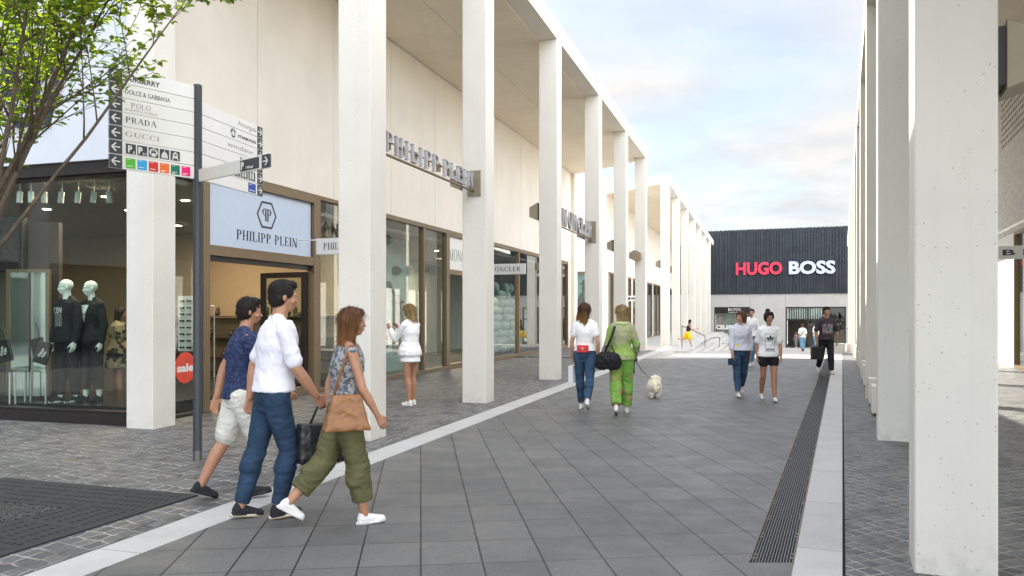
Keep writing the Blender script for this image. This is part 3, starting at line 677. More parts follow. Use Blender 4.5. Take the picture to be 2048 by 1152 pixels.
ring = [(math.cos(R(60 * i + 30)), math.sin(R(60 * i + 30))) for i in range(6)]
mb.prism([c + FL.n * a * .24 + V((0, 0, b * .24)) for a, b in ring], FL.e * -.32); mb.build('housing', 'lamp_bronze', hx, bevel=.01)
mb = MB(); FL.box(mb, 35.1, 35.27, -.4, -.28, 3.9, 4.05); mb.build('mount', 'dark_frame', hx)
# ------------------------------------------------------------------ letter signs between columns
def rail_sign(u0, u1, z, h, txt, label, wd, ustart):
    o = FL.p(u0, -.22, 0); s = thing('letter_sign', label, 'sign', FL.p((u0 + u1) / 2, -.22, z))
    mb = MB(); FL.box(mb, u0, u1, -.25, -.21, z - .05, z - .025); FL.box(mb, u0, u1, -.262, -.242, z + h * .55, z + h * .55 + .018); mb.build('rail', 'bronze_frame', s)
    mb = MB(); FL.box(mb, u1 - .03, u1, -.34, -.10, z - .12, z + h + .06); FL.box(mb, u0, u0 + .03, -.34, -.10, z - .12, z + h + .06); mb.build('end_plate', 'lamp_bronze', s)
    lettering('lettering', s, [(txt, ustart, z, h, wd, 'thin')], FL.p(0, -.24), FL.e, uD, 'steel', .055)
    mb = MB(); n = int(wd / .45)
    for i in range(n): FL.box(mb, ustart + .2 + i * .45, ustart + .28 + i * .45, -.31, -.262, z + h * .25, z + h * .75)
    mb.build('bracket', 'lamp_bronze', s)
rail_sign(10.9, 14.84, 3.80, .27, 'PHILIPP PLEIN', 'raised steel letters on a rail between the second and third columns', 3.4, 11.3)
rail_sign(20.45, 25.19, 3.84, .46, 'MONCLER', 'larger raised steel letters on a rail between the fourth and fifth columns', 3.6, 21.4)
# projecting blade signs
def blade(F, u, w0, w1, z, h, txt, label, sg=1, font='serif', sidew=None):
    s = thing('blade_sign', label, 'sign', F.p(u, w0, z)); a, b = min(w0, w1), max(w0, w1)
    mb = MB(); F.box(mb, u, u + .06, a, b, z, z + h); mb.build('panel', 'sign_white', s, bevel=.004)
    mb = MB(); c, d = sorted((w0, sidew)); F.box(mb, u + .015, u + .045, c, d, z + h - .035, z + h - .015); mb.build('bracket', 'sign_white', s)
    lettering('lettering', s, [(txt, (b - a) * .12, h * .3, h * .42, (b - a) * .76, font)], F.p(u, a, z), F.n, uD, 'sign_black', .003, .001)
    return s
blade(FL, 14.9, -3.45, -2.1, 2.71, .31, 'PHILIPP PLEIN', 'white projecting sign by the left shop entrance, half hidden by a column', 1, 'serif', WL)
blade(FL, 23.6, -3.1, -1.85, 2.72, .31, 'MONCLER', 'white projecting sign with dark capitals over the left shop window', 1, 'serif', WL)
blade(FL, 49.5, -3.3, -1.9, 2.3, .34, 'K', 'small white projecting sign in the far left arcade', 1, 'bold', WL)
bs = blade(FRt, 18.8, 2.42, 4.1, 2.70, .27, 'B BREE', 'white projecting sign on the right shop, cut by the picture edge', -1, 'bold', WR)
# side facade emblem
em = thing('wall_emblem', 'large navy hexagon emblem with mirrored letters on the corner shop wall behind the tree', 'sign', FL.p(10.55, -5.5, 4.4))
hexlogo(em, FL.p(10.555, -5.52), FL.n, uD, 0, 5.03, .60, .70, .14, 'navy_paint', .04, .02)
mbx = hexlogo(em, FL.p(10.559, -5.52), FL.n, uD, 0, 5.03, .64, .74, .20, 'sign_white', .012, .0, name='backing')
# ------------------------------------------------------------------ direction signpost
up = V((0, 0, 1))
PB = V((-3.42, 8.7, 0))
sg = thing('direction_signpost', 'dark grey round signpost with white direction panels standing on the cobbles at the corner', 'signpost', PB)
mb = MB(); mb.tube([PB + V((0, 0, .10)), PB + V((0, 0, 4.07))], .047, 24); mb.tube([PB + V((0, 0, 4.07)), PB + V((0, 0, 4.085))], [.047, .035], 24); mb.build('pole', 'anthracite', sg, smooth=False)
mb = MB(); mb.tube([PB, PB + V((0, 0, .10))], .047, 24); mb.tube([PB + V((0, 0, .09)), PB + V((0, 0, .105))], .051, 24); mb.build('base_ring', 'worn_steel', sg)
RH = .1445
def sign_row(o, r, wdt, z, arrow_right, items, tiles=(), sub=(), h=RH - .006, extra=None):
    """o: left end (seen from the viewer) at z=0, r: unit vector to image right"""
    nrm = r.cross(up); oz = o + up * z
    mb = MB(); mb.obox(oz, r, nrm, up, 0, wdt, -.012, .012, 0, h); p = mb.build('sign_panel', 'sign_white', sg, bevel=.002)
    ax = wdt - .125 if arrow_right else .0
    mb = MB(); mb.obox(oz, r, nrm, up, ax, ax + .125, -.0135, .0135, .002, h - .002); mb.build('arrow_tile', 'anthracite', p, bevel=.001)
    mb = MB(); plane_polys(mb, arrow_pts(ax + .0625, h / 2, .098, 1 if arrow_right else -1), oz, r, up, .0135, .0016); mb.build('arrow', 'sign_white', p)
    for mat, group in (items or {}).items():
        lettering('lettering', p, group, oz, r, up, mat, .0012, .0121)
    for i, (x, y, wd, hh, mat) in enumerate(tiles):
        mb = MB(); mb.obox(oz, r, nrm, up, x, x + wd, .012, .0136, y, y + hh); mb.build('colour_tile', mat, p)
    if sub:
        mb = MB()
        for q in sub: plane_polys(mb, [q], oz, r, up, .0138, .0012)
        mb.build('pictogram', 'sign_white', p)
    if extra: lettering('lettering', p, extra, oz, r, up, 'sign_white', .0012, .0138)
    return p
LE = V((-4.02, 7.98, 0)); rl = (PB - LE); wl = rl.length - .045; rl.normalize()
z0 = 4.065 - RH
tx = .145
def ell(cx, cy, rx, ry, n=14): return [(cx + rx * math.cos(2 * math.pi * i / n), cy + ry * math.sin(2 * math.pi * i / n)) for i in range(n)]
def rect(x, y, a, b): return [(x, y), (x + a, y), (x + a, y + b), (x, y + b)]
rows = [dict(items={'sign_black': [('BURBERRY', tx + .01, .035, .052, .36, 'bold')]}),
        dict(items={'sign_black': [('DOLCE & GABBANA', tx + .01, .045, .045, .47, 'sans')]}),
        dict(items={'sign_grey_text': [('POLO', tx + .07, .055, .055, .20, 'serif'), ('RALPH LAUREN', tx + .01, .022, .022, .33, 'serif')]}),
        dict(items={'sign_black': [('PRADA', tx + .015, .045, .058, .32, 'serif')]}),
        dict(items={'sign_grey_text': [('GUCCI', tx + .012, .048, .050, .35, 'serif')]})]
for i, rw in enumerate(rows): sign_row(LE, rl, wl, z0 - i * RH, False, rw['items'])
ts = [tx + .015 + k * .117 for k in range(5)]
sub = []
cx = ts[2] + .051; sub += [ell(cx, .069, .043, .043)]
cx = ts[3] + .051; sub += [rect(cx - .035, .028, .07, .03), ell(cx, .058, .030, .034, 10), rect(cx - .004, .09, .008, .022)]
cx = ts[4] + .051; sub += [rect(cx - .027, .042, .054, .052), rect(cx - .035, .025, .012, .016), rect(cx + .023, .025, .012, .016), rect(cx - .012, .096, .024, .012)]
p6 = sign_row(LE, rl, wl, z0 - 5 * RH, False, None, [(t_, .018, .102, .102, 'anthracite') for t_ in ts], sub,
         extra=[('P', ts[0] + .022, .036, .068, .042, 'black'), ('6', ts[0] + .072, .026, .026, .018, 'bold'), ('P', ts[1] + .010, .036, .068, .042, 'black'), ('3-7', ts[1] + .056, .026, .024, .040, 'bold')])
mb = MB(); oz = LE + up * (z0 - 5 * RH); cx = ts[2] + .051
plane_polys(mb, [rect(cx - .026, .062, .052, .022), rect(cx - .03, .044, .014, .012), rect(cx + .016, .044, .014, .012), rect(cx - .02, .09, .04, .01)], oz, rl, up, .0150, .0008)
cx = ts[4] + .051; plane_polys(mb, [rect(cx - .017, .07, .034, .016), rect(cx - .004, .05, .008, .01)], oz, rl, up, .0150, .0008); mb.build('pictogram', 'anthracite', p6)
ts = [tx + .015 + k * .118 for k in range(6)]
cols = ['green', 'sky', 'red', 'orange', 'teal', 'pink']
sub = [rect(t_ + .012, .104, .035, .005) for t_ in ts] + [rect(t_ + .012, .036, .055, .007) for t_ in ts] + [rect(t_ + .012, .023, .035, .006) for t_ in ts[3:]]
sign_row(LE, rl, wl, z0 - 6 * RH, False, None, [(t_, .016, .098, .102, 'tile_' + c_) for t_, c_ in zip(ts, cols)], sub)
# right arm
RE = V((-3.13, 10.0, 0)); rr_ = (RE - PB); wr = rr_.length - .047; rr_.normalize(); RO = PB + rr_ * .047
def rx(*its): return [(s, wr - .155 - d - wd, y, h, wd, f) for s, d, y, h, wd, f in its]
z1 = z0 - RH
sign_row(RO, rr_, wr, z1, True, {'sign_grey_text': rx(('Amorgesi', .0, .045, .060, .40, 'sans'))})
pst = sign_row(RO, rr_, wr, z1 - RH, True, {'sign_black': rx(('STARBUCKS', .0, .048, .032, .40, 'black'))})
sign_row(RO, rr_, wr, z1 - 2 * RH, True, {'sign_grey_text': rx(('windsor.', .02, .045, .055, .60, 'sans'))})
sign_row(RO, rr_, wr, z1 - 3 * RH, True, {'sign_black': rx(('BOSS', .0, .045, .065, .36, 'serif'))})
tt = [wr - .155 - .17 * (k + 1) for k in range(4)]
sub = [rect(t_ + .03, .03, .03, .07) for t_ in tt] + [rect(t_ + .085, .03, .03, .07) for t_ in tt] + [ell(t_ + .045, .108, .011, .011, 8) for t_ in tt] + [ell(t_ + .10, .108, .011, .011, 8) for t_ in tt]
sign_row(RO, rr_, wr, z1 - 4 * RH, True, None, [(t_, .015, .15, .108, 'anthracite') for t_ in tt], sub)
sign_row(RO, rr_, wr, z1 - 5 * RH, True, None, [(wr - .33, .015, .17, .110, 'tile_blue')], [rect(wr - .31, .104, .06, .006), rect(wr - .31, .036, .12, .008)])
# round emblem beside the coffee lettering
mb = MB(); oz = RO + up * (z1 - RH); cx = wr - .155 - .40 - .10
plane_polys(mb, [ell(cx, .075, .055, .055, 20)], oz, rr_, up, .0121, .0010); mb.build('emblem', 'sign_black', pst)
mb = MB(); plane_polys(mb, [ell(cx, .072, .024, .034, 12), ell(cx - .042, .06, .008, .026, 8), ell(cx + .042, .06, .008, .026, 8), rect(cx - .02, .112, .04, .008)], oz, rr_, up, .0133, .0010); mb.build('emblem', 'sign_white', pst)
# short third arm
TE = V((-2.36, 7.80, 0)); r3 = (TE - PB); w3 = r3.length - .045; r3.normalize(); O3 = PB + r3 * .045
z3 = 3.02
p3 = sign_row(O3, r3, w3, z3, True, None, [(w3 - .155 - .36, .012, .345, .112, 'anthracite')], [rect(w3 - .155 - .25, .034, .008, .02)],
     h=.135, extra=[('P', w3 - .155 - .345, .032, .076, .055, 'black'), ('Wiesel', w3 - .155 - .235, .030, .026, .11, 'bold')])
# ------------------------------------------------------------------ drain grating, tree grate
dg = thing('drain_grating', 'long dark slotted drain grating set between the slabs and the right kerb', 'drain', FRt.p(5.4, -.43))
def dline(mb, a0, a1, y0, y1, z0, z1):
    f = ra(a0); g = ra(a1)
    for ya, yb in ((y0, y1),):
        mb.hexa([(f(ya), ya, z0), (g(ya), ya, z0), (g(yb), yb, z0), (f(yb), yb, z0), (f(ya), ya, z1), (g(ya), ya, z1), (g(yb), yb, z1), (f(yb), yb, z1)])
Y0 = 5.17
mb = MB()
for i in range(14):
    a = -.588 + .0198 * i + .006; dline(mb, a, a + .0052, Y0 - .03, 28, -.018, -.001)
mb.build('bearing_bars', 'worn_steel', dg)
mb = MB(); y = Y0
while y < 20:
    st_ = .028 if y < 9 else (.04 if y < 14 else .07)
    xa, xb = ra(-.585)(y), ra(-.325)(y); mb.hexa([(xa, y + .0, -.02), (xb, y - .107, -.02), (xb, y - .107 + .009, -.02), (xa, y + .009, -.02), (xa, y, -.004), (xb, y - .107, -.004), (xb, y - .107 + .009, -.004), (xa, y + .009, -.004)])
    y += st_
mb.build('cross_bars', 'drain_iron', dg)
mb = MB(); dline(mb, -.601, -.592, Y0, 28.5, -.02, .0015); dline(mb, -.318, -.309, Y0 - .1, 28.5, -.02, .0015); mb.build('edge_frame', 'rust_edge', dg)
mb = MB(); y = Y0 + .05; k = 0
while y < 22:
    for a in (-.578, -.333):
        c = V((ra(a)(y), y, -.004)); mb.tube([c, c + V((0, 0, .006))], .012, 8)
        c2 = c + FRt.e * .09; mb.tube([c2, c2 + V((0, 0, .006))], .012, 8)
    y += .5
mb.build('bolts', 'worn_steel', dg)
GC = V((-4.18, 6.29, 0)); g1 = V((-.947, .322, 0)); g2 = V((-.322, -.947, 0))
tg = thing('tree_grate', 'square black iron tree grate with rows of slots set into the cobbles', 'tree grate', GC)
mb = MB(); G = 1.13; q = .40
for (a0, a1, b0, b1) in ((-G, G, -G, -q), (-G, G, q, G), (-G, -q, -q, q), (q, G, -q, q)): mb.obox(GC, g1, g2, up, a0, a1, b0, b1, -.05, .012)
mb.build('plate', 'grate_iron', tg)
mb = MB()
for rr2 in range(5):
    for k in range(-17, 18):
        b = .50 + rr2 * .125; a = k * .06
        if k % 9 == 0: continue
        for (aa, bb, vert) in ((a, b, 0), (a, -b, 0), (b, a, 1), (-b, a, 1)):
            if vert and abs(bb) > .46: continue
            if not vert and abs(aa) > G - .08: continue
            d1, d2 = (.019, .012) if not vert else (.012, .019)
            d1, d2 = d2, d1
            mb.obox(GC, g1, g2, up, aa - .012, aa + .012, bb - .02, bb + .02, .0125, .0135) if not vert else mb.obox(GC, g1, g2, up, aa - .02, aa + .02, bb - .012, bb + .012, .0125, .0135)
mb.build('slots', 'hole_black', tg)
mb = MB(); mb.obox(GC, g1, g2, up, -q + .002, q - .002, -q + .002, q - .002, -.01, .002)
rnd = random.Random(5)
for i in range(1500):
    a, b = rnd.uniform(-q + .02, q - .02), rnd.uniform(-q + .02, q - .02); mb.ell(GC + g1 * a + g2 * b + up * (.004 + rnd.random() * .008), (rnd.uniform(.008, .02), rnd.uniform(.008, .018), rnd.uniform(.006, .012)), None, 6, 4)
struct(mb.build('gravel', 'gravel'), 'stuff')
# ------------------------------------------------------------------ stone stools, planter, handrails
n = 0
nm = ['nearest', 'second', 'third', 'fourth', 'fifth', 'sixth', 'seventh', 'eighth', 'ninth', 'tenth']
for k in range(2, 6):
    for off in (2.25, 3.75):
        u = RU[k] + off - .1
        mb = MB(); y = FRt.p(u, 0).y; FRt.box(mb, u, u + .45, .012, .46, gz(y) + .04, gz(y) + .47)
        t = thing('stone_stool', '%s pale stone block seat counted from the nearest right column' % nm[n], 'stool', FRt.p(u, .2, gz(y)), 0, 'stone block seats between the right columns')
        mb.build('seat', 'column_concrete', t, bevel=.012)
        mb = MB(); FRt.box(mb, u + .04, u + .41, .05, .42, gz(y) - .02, gz(y) + .04); mb.build('plinth', 'dark_frame', t); n += 1
def blk(px0, px1, pt, pb, Y, label):
    a = wpt(px0, pt, Y); b = wpt(px1, pb, Y); mb = MB(); mb.box(a.x, b.x, Y, Y + .5, b.z, a.z); o = mb.build('stone_block', 'light_stone', None, bevel=.02); tag(o, label, 'stone block'); return o
blk(1671.5, 1691, 687, 706, 41.5, 'pale stone block standing on the kerb strip at its far end'); blk(1661, 1672, 694, 706, 47, 'low pale stone block half hidden to the left of the kerb end')
blk(1693, 1703, 688, 707, 44, 'pale stone block against the far right column'); blk(1449, 1465, 686, 699, 62, 'white stone block in front of the dark fascia shop far left')
def handrail(pts, label, posts):
    t = thing('handrail', label, 'handrail', pts[0]); mb = MB(); mb.tube(pts, .025, 8); mb.build('rail', 'dark_frame', t)
    for p_ in posts:
        mb = MB(); mb.tube([p_, V((p_[0], p_[1], gz(p_[1]) - .6))], .02, 6); mb.build('post', 'dark_frame', t)
a = [wpt(1364, 652, 44), wpt(1380, 658, 46), wpt(1410, 672, 50)]; handrail(a, 'thin dark handrail sloping down behind the running woman', [a[0], a[2]])
a = [wpt(1402, 687, 50), wpt(1424, 676, 54), wpt(1439, 675, 57), wpt(1440, 678, 57)]; handrail(a, 'thin dark handrail beside the far left column rising to the right', [a[2]])
a = [wpt(1681, 661, 62), wpt(1690, 658, 62), wpt(1697, 658, 60)]; handrail(a, 'thin dark handrail in front of the dark entrance on the right', [a[1]])
# ------------------------------------------------------------------ things in the corner shop
def track(i, px):
    Y = 12.0; top = wpt(px, 0, Y); t = thing('spot_light', ('pale cylinder spot light, %s from the left behind the corner glass' % nm[i]).replace('nearest', 'first'), 'spot light', (top.x, Y + .0, 3.6), 0, 'spot lights on the shop ceiling')
    mb = MB(); c = V((top.x, Y + .15, 3.44)); d = V((random.uniform(-.12, .12), random.uniform(-.1, .1), -1)).normalized(); mb.tube([c, c + d * .17], .042, 14); mb.build('lamp_body', 'lamp_white', t)
    mb = MB(); mb.tube([V((top.x, Y + .15, 3.62)), c], .008, 6); mb.build('stem', 'lamp_white', t)
for i, px in enumerate((28, 50, 77, 112, 146, 178, 208)): track(i, px)
mb = MB(); a_ = FL.p(11.5, -4.0, 3.6)
mb = MB(); FL.box(mb, 10.95, 17.6, -13, WL - .2, .03, .22); o = mb.build('display_platform', 'black_base'); tag(o, 'low black display platform behind the corner shop glass', 'platform')
def side_table(px, label):
    c = wpt(px, 0, 12.3); t = thing('side_table', label, 'table', (c.x, 12.3, .22), 0, 'steel side tables in the shop window')
    mb = MB(); mb.box(c.x - .24, c.x + .24, 12.1, 12.5, .70, .72); mb.build('table_top', 'glass', t)
    for sx in (-.23, .23):
        for yy in (12.11, 12.49): mb = MB(); mb.box(c.x + sx - .009, c.x + sx + .009, yy - .009, yy + .009, .22, .70); mb.build('leg', 'steel_light', t)
side_table(76, 'steel framed side table with a black pouch leaning on it, beside the mannequins'); side_table(5, 'steel framed side table at the left picture edge in the shop window')
def pouch(px, py, label, tilt):
    c = wpt(px, py, 12.25); t = thing('pouch_bag', label, 'bag', c, 0, 'black pouch bags in the shop window'); rot = Matrix.Rotation(tilt, 3, 'Y')
    r_ = rot @ V((1, 0, 0)); u_ = rot @ V((0, 0, 1)); mb = MB(); mb.obox(c, r_, V((0, 1, 0)), u_, -.11, .11, -.02, .02, -.17, .17); mb.build('pouch', 'black_base', t, bevel=.01)
    mb = MB(); mb.tube([c + u_ * .16 + r_ * .05, c + u_ * .30 + r_ * .07, c + u_ * .42 + r_ * .05], .012, 6); mb.build('strap', 'black_base', t)
    lettering('lettering', t, [('PHILIPP', -.07, 0, .035, .14, 'bold'), ('PLEIN', -.05, -.05, .035, .10, 'bold')], c + V((0, -.021, 0)), (r_ * .35 + u_ * .93).normalized(), (u_ * .35 - r_ * .93).normalized(), 'sign_white', .002)
pouch(86, 706, 'black pouch bag tilted on the side table beside the mannequins', .3); pouch(8, 702, 'black pouch bag tilted at the left picture edge', -.25)
we = thing('wall_emblem', 'small dark hexagon emblem on the warm back wall inside the corner shop', 'sign', FL.p(18.3, -9.2, 2.6))
c = wpt(231, 515, 19.6); hexlogo(we, V((c.x, 0, 0)) + V((0, FL.p(18.33, 0).y - .312 * (c.x - FL.p(18.33, 0).x), 0)), FL.n, up, 0, c.z, .27, .30, .05, 'dark_frame', .02, .01)
t = thing('shelf_unit', 'dark shelf unit with shoes and bags against the back wall of the corner shop', 'shelf', FL.p(17.9, -7))
mb = MB()
for z_ in (.5, 1.0, 1.5): FL.box(mb, 17.9, 18.3, -10.5, -5, z_, z_ + .03)
mb.build('shelf', 'dark_wood', t)
mb = MB(); FL.box(mb, 17.95, 18.32, -10.5, -5, .5, .53)
rnd = random.Random(9); mb = MB()
for i in range(26):
    w_ = -10.3 + i * .2; z_ = rnd.choice((.53, 1.03, 1.53)); c = FL.p(18.05, w_, z_ + .07); mb.ell(c, (.07, .11, .07), None, 8, 6); mb.ell(c + V((.02, 0, .09)), (.045, .05, .06), None, 8, 6)
mb.build('goods', 'dark_wood', t)
t = thing('clothes_rail', 'dark clothes rail with hanging jackets inside the corner shop', 'clothes rail', FL.p(16, -7.6))
mb = MB(); mb.tube([FL.p(16, -8.6, .2), FL.p(16, -8.6, 1.75), FL.p(16, -6.6, 1.75), FL.p(16, -6.6, .2)], .015, 6); mb.build('frame', 'steel', t)
mb = MB()
for i in range(11): c = FL.p(16, -8.5 + i * .17, 1.25); mb.ell(c, (.05, .2, .42), Matrix.Rotation(.3, 3, 'Z'), 8, 8)
mb.build('jackets', 'silhouette', t)
t = thing('screen', 'large black screen hanging at the left edge inside the corner shop window', 'screen', wpt(20, 480, 12.8))
mb = MB(); a = wpt(-60, 432, 12.8); b = wpt(45, 543, 12.8); mb.box(a.x, b.x, 12.8, 12.95, b.z, a.z); mb.build('screen_body', 'black_base', t, bevel=.01)
t = thing('standing_mirror', 'tall bronze framed mirror leaning behind the glass left of the mannequins', 'mirror', wpt(58, 800, 12.7))
a = wpt(20, 545, 12.7); b = wpt(92, 792, 12.7); mb = MB(); mb.box(a.x, b.x, 12.70, 12.74, b.z, a.z); mb.build('mirror_glass', 'mirror', t)
mb = MB(); mb.box(a.x - .05, a.x, 12.68, 12.76, b.z, a.z + .05); mb.box(b.x, b.x + .05, 12.68, 12.76, b.z, a.z + .05); mb.box(a.x, b.x, 12.68, 12.76, a.z, a.z + .05); mb.build('mirror_frame', 'bronze_frame', t)
t = thing('partition', 'dark brown partition behind the standing mirror in the corner shop', 'partition', wpt(40, 800, 13.3))
a = wpt(-120, 445, 13.3); b = wpt(118, 800, 13.3); mb = MB(); mb.box(a.x, b.x, 13.3, 13.4, .03, a.z); mb.build('board', 'dark_wood', t)
# sunglasses display and round sticker in the narrow street side window
t = thing('sunglasses_display', 'white sunglasses display board behind the narrow window next to the signpost', 'display', FL.p(12.3, -4.2))
mb = MB(); FL.box(mb, 12.30, 12.32, -4.44, -4.02, .98, 1.88); mb.build('board', 'sign_white', t)
for k in range(8):
    mb = MB(); z_ = 1.04 + k * .108
    for j in range(3): c = FL.p(12.29, -4.38 + j * .135, z_); mb.ell(c, (.022, .022, .016), None, 8, 6); mb.ell(c + FL.n * .052, (.022, .022, .016), None, 8, 6)
    mb.build('glasses', 'rust_edge' if k in (3, 6) else 'black_base', t)
st = thing('round_sticker', 'round red sale sticker on the narrow shop window, half behind the signpost', 'sticker', FL.p(11.62, WL, .65))
c = FL.p(11.80, WL - .045, .75); mb = MB(); mb.prism([c + FL.e * (.24 * math.cos(R(9 * i))) + up * (.24 * math.sin(R(9 * i))) for i in range(40)], FL.n * .003); mb.build('disc', 'red_plastic', st)
lettering('lettering', st, [('sale', -.19, -.055, .12, .38, 'black')], c, FL.e, up, 'sign_white', .002, .0035)
# boots shelf seen in the doorway
t = thing('wall_shelf', 'pale shelf with a brown boot seen through the open shop door', 'shelf', FL.p(18, -5.6, 1.5))
mb = MB(); FL.box(mb, 17.98, 18.34, -7.4, -4.7, 1.46, 1.50); FL.box(mb, 17.98, 18.34, -7.4, -4.7, .8, .84); mb.build('shelf', 'dark_wood', t)
mb = MB(); c = FL.p(18.1, -5.9, 1.5); mb.ell(c + V((.05, 0, .06)), (.14, .06, .06)); mb.ell(c + V((-.04, 0, .16)), (.06, .06, .12)); c = FL.p(18.1, -6.2, .84); mb.ell(c + V((.05, 0, .05)), (.14, .06, .05)); mb.build('boots', 'bark', t)
# display in the second shop window
t = thing('window_display', 'pale green window backdrop with dark dancing silhouettes behind the left shop glass', 'display', FL.p(20.5, -4.8))
mb = MB(); FL.box(mb, 18.9, 22.2, -4.9, -4.85, .06, 3.7); mb.build('backdrop', 'display_green', t)
mb = MB(); B = lambda u, z, q: FL.p(u, -4.82, z)
def limb(pts, r): mb.tube([FL.p(u, -4.80, z) for u, z in pts], r, 8)
limb([(19.9, 1.5), (20.15, 2.1), (20.0, 2.5)], [.10, .16, .07]); limb([(20.1, 2.3), (19.5, 2.75), (19.4, 3.2)], [.07, .05, .03]); limb([(20.1, 2.3), (20.8, 2.4), (21.1, 2.1)], [.07, .05, .03]); limb([(19.9, 1.5), (19.4, 1.0), (19.6, .4)], [.1, .07, .04]); limb([(19.9, 1.5), (20.5, 1.2), (20.7, .7)], [.1, .07, .04])
mb.ell(FL.p(20.05, -4.8, 2.75), (.13, .13, .16)); mb.ell(FL.p(19.4, -4.8, 3.3), (.16, .16, .12)); mb.ell(FL.p(21.2, -4.8, 2.75), (.16, .16, .12)); limb([(21.2, .6), (21.3, 1.4), (21.25, 2.1)], [.14, .18, .09]); mb.ell(FL.p(21.3, -4.8, 1.9), (.2, .2, .06))
mb.build('silhouette', 'silhouette', t)
t = thing('window_display', 'tall pale quilted shapes like jackets standing behind the farther left shop glass', 'display', FL.p(30.5, -5))
mb = MB(); rnd = random.Random(4)
for i in range(7):
    u = 29.8 + i * .5; hgt = rnd.uniform(1.7, 3.1)
    for k in range(int(hgt / .3)): mb.ell(FL.p(u, -5 - rnd.random() * .3, .2 + k * .3), (.28 * (1 - k * .05), .3 * (1 - k * .05), .2), None, 10, 7)
mb.build('quilted_shapes', 'display_green', t, smooth=True)
mb = MB(); FL.box(mb, 29.7, 33.1, -5.8, -5.7, .05, 3.7); mb.build('backdrop', 'silhouette', t)
# ------------------------------------------------------------------ the tree
def make_tree():
    rnd = random.Random(21)
    base = V((-4.32, 6.25, 0)); t = thing('street_tree', 'young tree with upright thin limbs and fresh green leaves in the iron grate', 'tree', base)
    wood = MB(); leaf = MB(); tips = []
    fork = base + V((0.02, 0, 2.05))
    wood.tube([base + V((0, 0, -.05)), base + V((.01, .01, .6)), base + V((-.01, 0, 1.3)), fork], [.095, .08, .072, .075], 12)
    def low(q): return q.x > -3.5 and q.z < 3.62 + (q.x + 3.5) * .12
    def grow(p, d, ln, r, lev):
        if lev and low(p + d * ln * .7) and rnd.random() < .9: return
        pts = [p]; rad = [r]; n = 6 if lev < 2 else 4
        for i in range(n):
            d = (d + V((rnd.gauss(0, .07), rnd.gauss(0, .07), .05 if lev == 0 else .03))).normalized()
            p = p + d * ln / n; pts.append(p); rad.append(max(.0025, r * (1 - .8 * (i + 1) / n)))
        wood.tube(pts, rad, 7 if lev == 0 else 5)
        if lev < 2:
            kids = 7 if lev == 0 else 5
            for i in range(kids):
                f = .28 + .7 * i / kids + rnd.uniform(-.04, .04); q = min(n - 1, int(f * n)); pp = pts[q].lerp(pts[q + 1], f * n - q)
                dd = (pts[q + 1] - pts[q]).normalized(); ax = dd.orthogonal().normalized(); ax.rotate(Matrix.Rotation(rnd.uniform(0, 6.28), 3, dd))
                nd = (dd + ax * rnd.uniform(.45, .85)).normalized(); grow(pp, nd, ln * (.42 if lev == 0 else .55) * rnd.uniform(.75, 1.15) * (1.15 - .4 * f), max(.004, rad[q] * .55), lev + 1)
        if lev >= 1:
            for i in range(1, n + 1):
                for j in range(4 if lev == 2 else 2): tips.append((pts[i].lerp(pts[i - 1], rnd.random()), (pts[i] - pts[i - 1]).normalized()))
    for az, el, ln in ((8, 62, 3.0), (-22, 57, 3.0), (30, 62, 3.2), (55, 66, 3.0), (-48, 60, 2.9), (-80, 58, 2.8), (95, 60, 3.0), (135, 58, 3.0), (175, 56, 2.9), (215, 60, 3.0), (255, 62, 2.8), (0, 78, 3.3), (120, 80, 3.4), (-5, 70, 3.1), (18, 53, 3.0), (-35, 72, 3.2)):
        a, e = R(az), R(el); d = V((math.cos(a) * math.cos(e), math.sin(a) * math.cos(e), math.sin(e)))
        grow(fork + V((0, 0, -rnd.random() * .35)) + V((d.x, d.y, 0)) * .05, d, ln, rnd.uniform(.018, .030), 0)
    for p, d in tips:
        if p.z < 2.75 or (low(p) and rnd.random() < .93): continue
        if p.z < 3.75 and rnd.random() < .5: continue
        if rnd.random() < .22: continue
        for k in range(2):
            a = rnd.uniform(0, 6.28); out = V((math.cos(a), math.sin(a), rnd.uniform(-.35, .35))).normalized(); out = (out + d * .5).normalized()
            L_ = rnd.uniform(.052, .092); W_ = L_ * .29; side = out.cross(V((rnd.gauss(0, .4), rnd.gauss(0, .4), 1))).normalized(); up_ = side.cross(out)
            q = p + out * .015; fold = up_ * (W_ * .35); dr = V((0, 0, -.18 * L_))
            leaf.add([q, q + out * L_ * .38 + side * W_ + fold, q + out * L_ * .78 + side * W_ * .62 + fold + dr * .5, q + out * L_ + dr, q + out * L_ * .78 - side * W_ * .62 + fold + dr * .5, q + out * L_ * .38 - side * W_ + fold, q + out * L_ * .5], [(0, 1, 2, 6), (6, 2, 3), (6, 3, 4), (0, 6, 4, 5)])
    wood.build('trunk', 'bark', t, smooth=True); 
    me = bpy.data.meshes.new('crown'); me.from_pydata(leaf.v, [], leaf.f); link('crown', me, 'leaves', t)
    print('leaves', len(leaf.v) // 7)
make_tree()
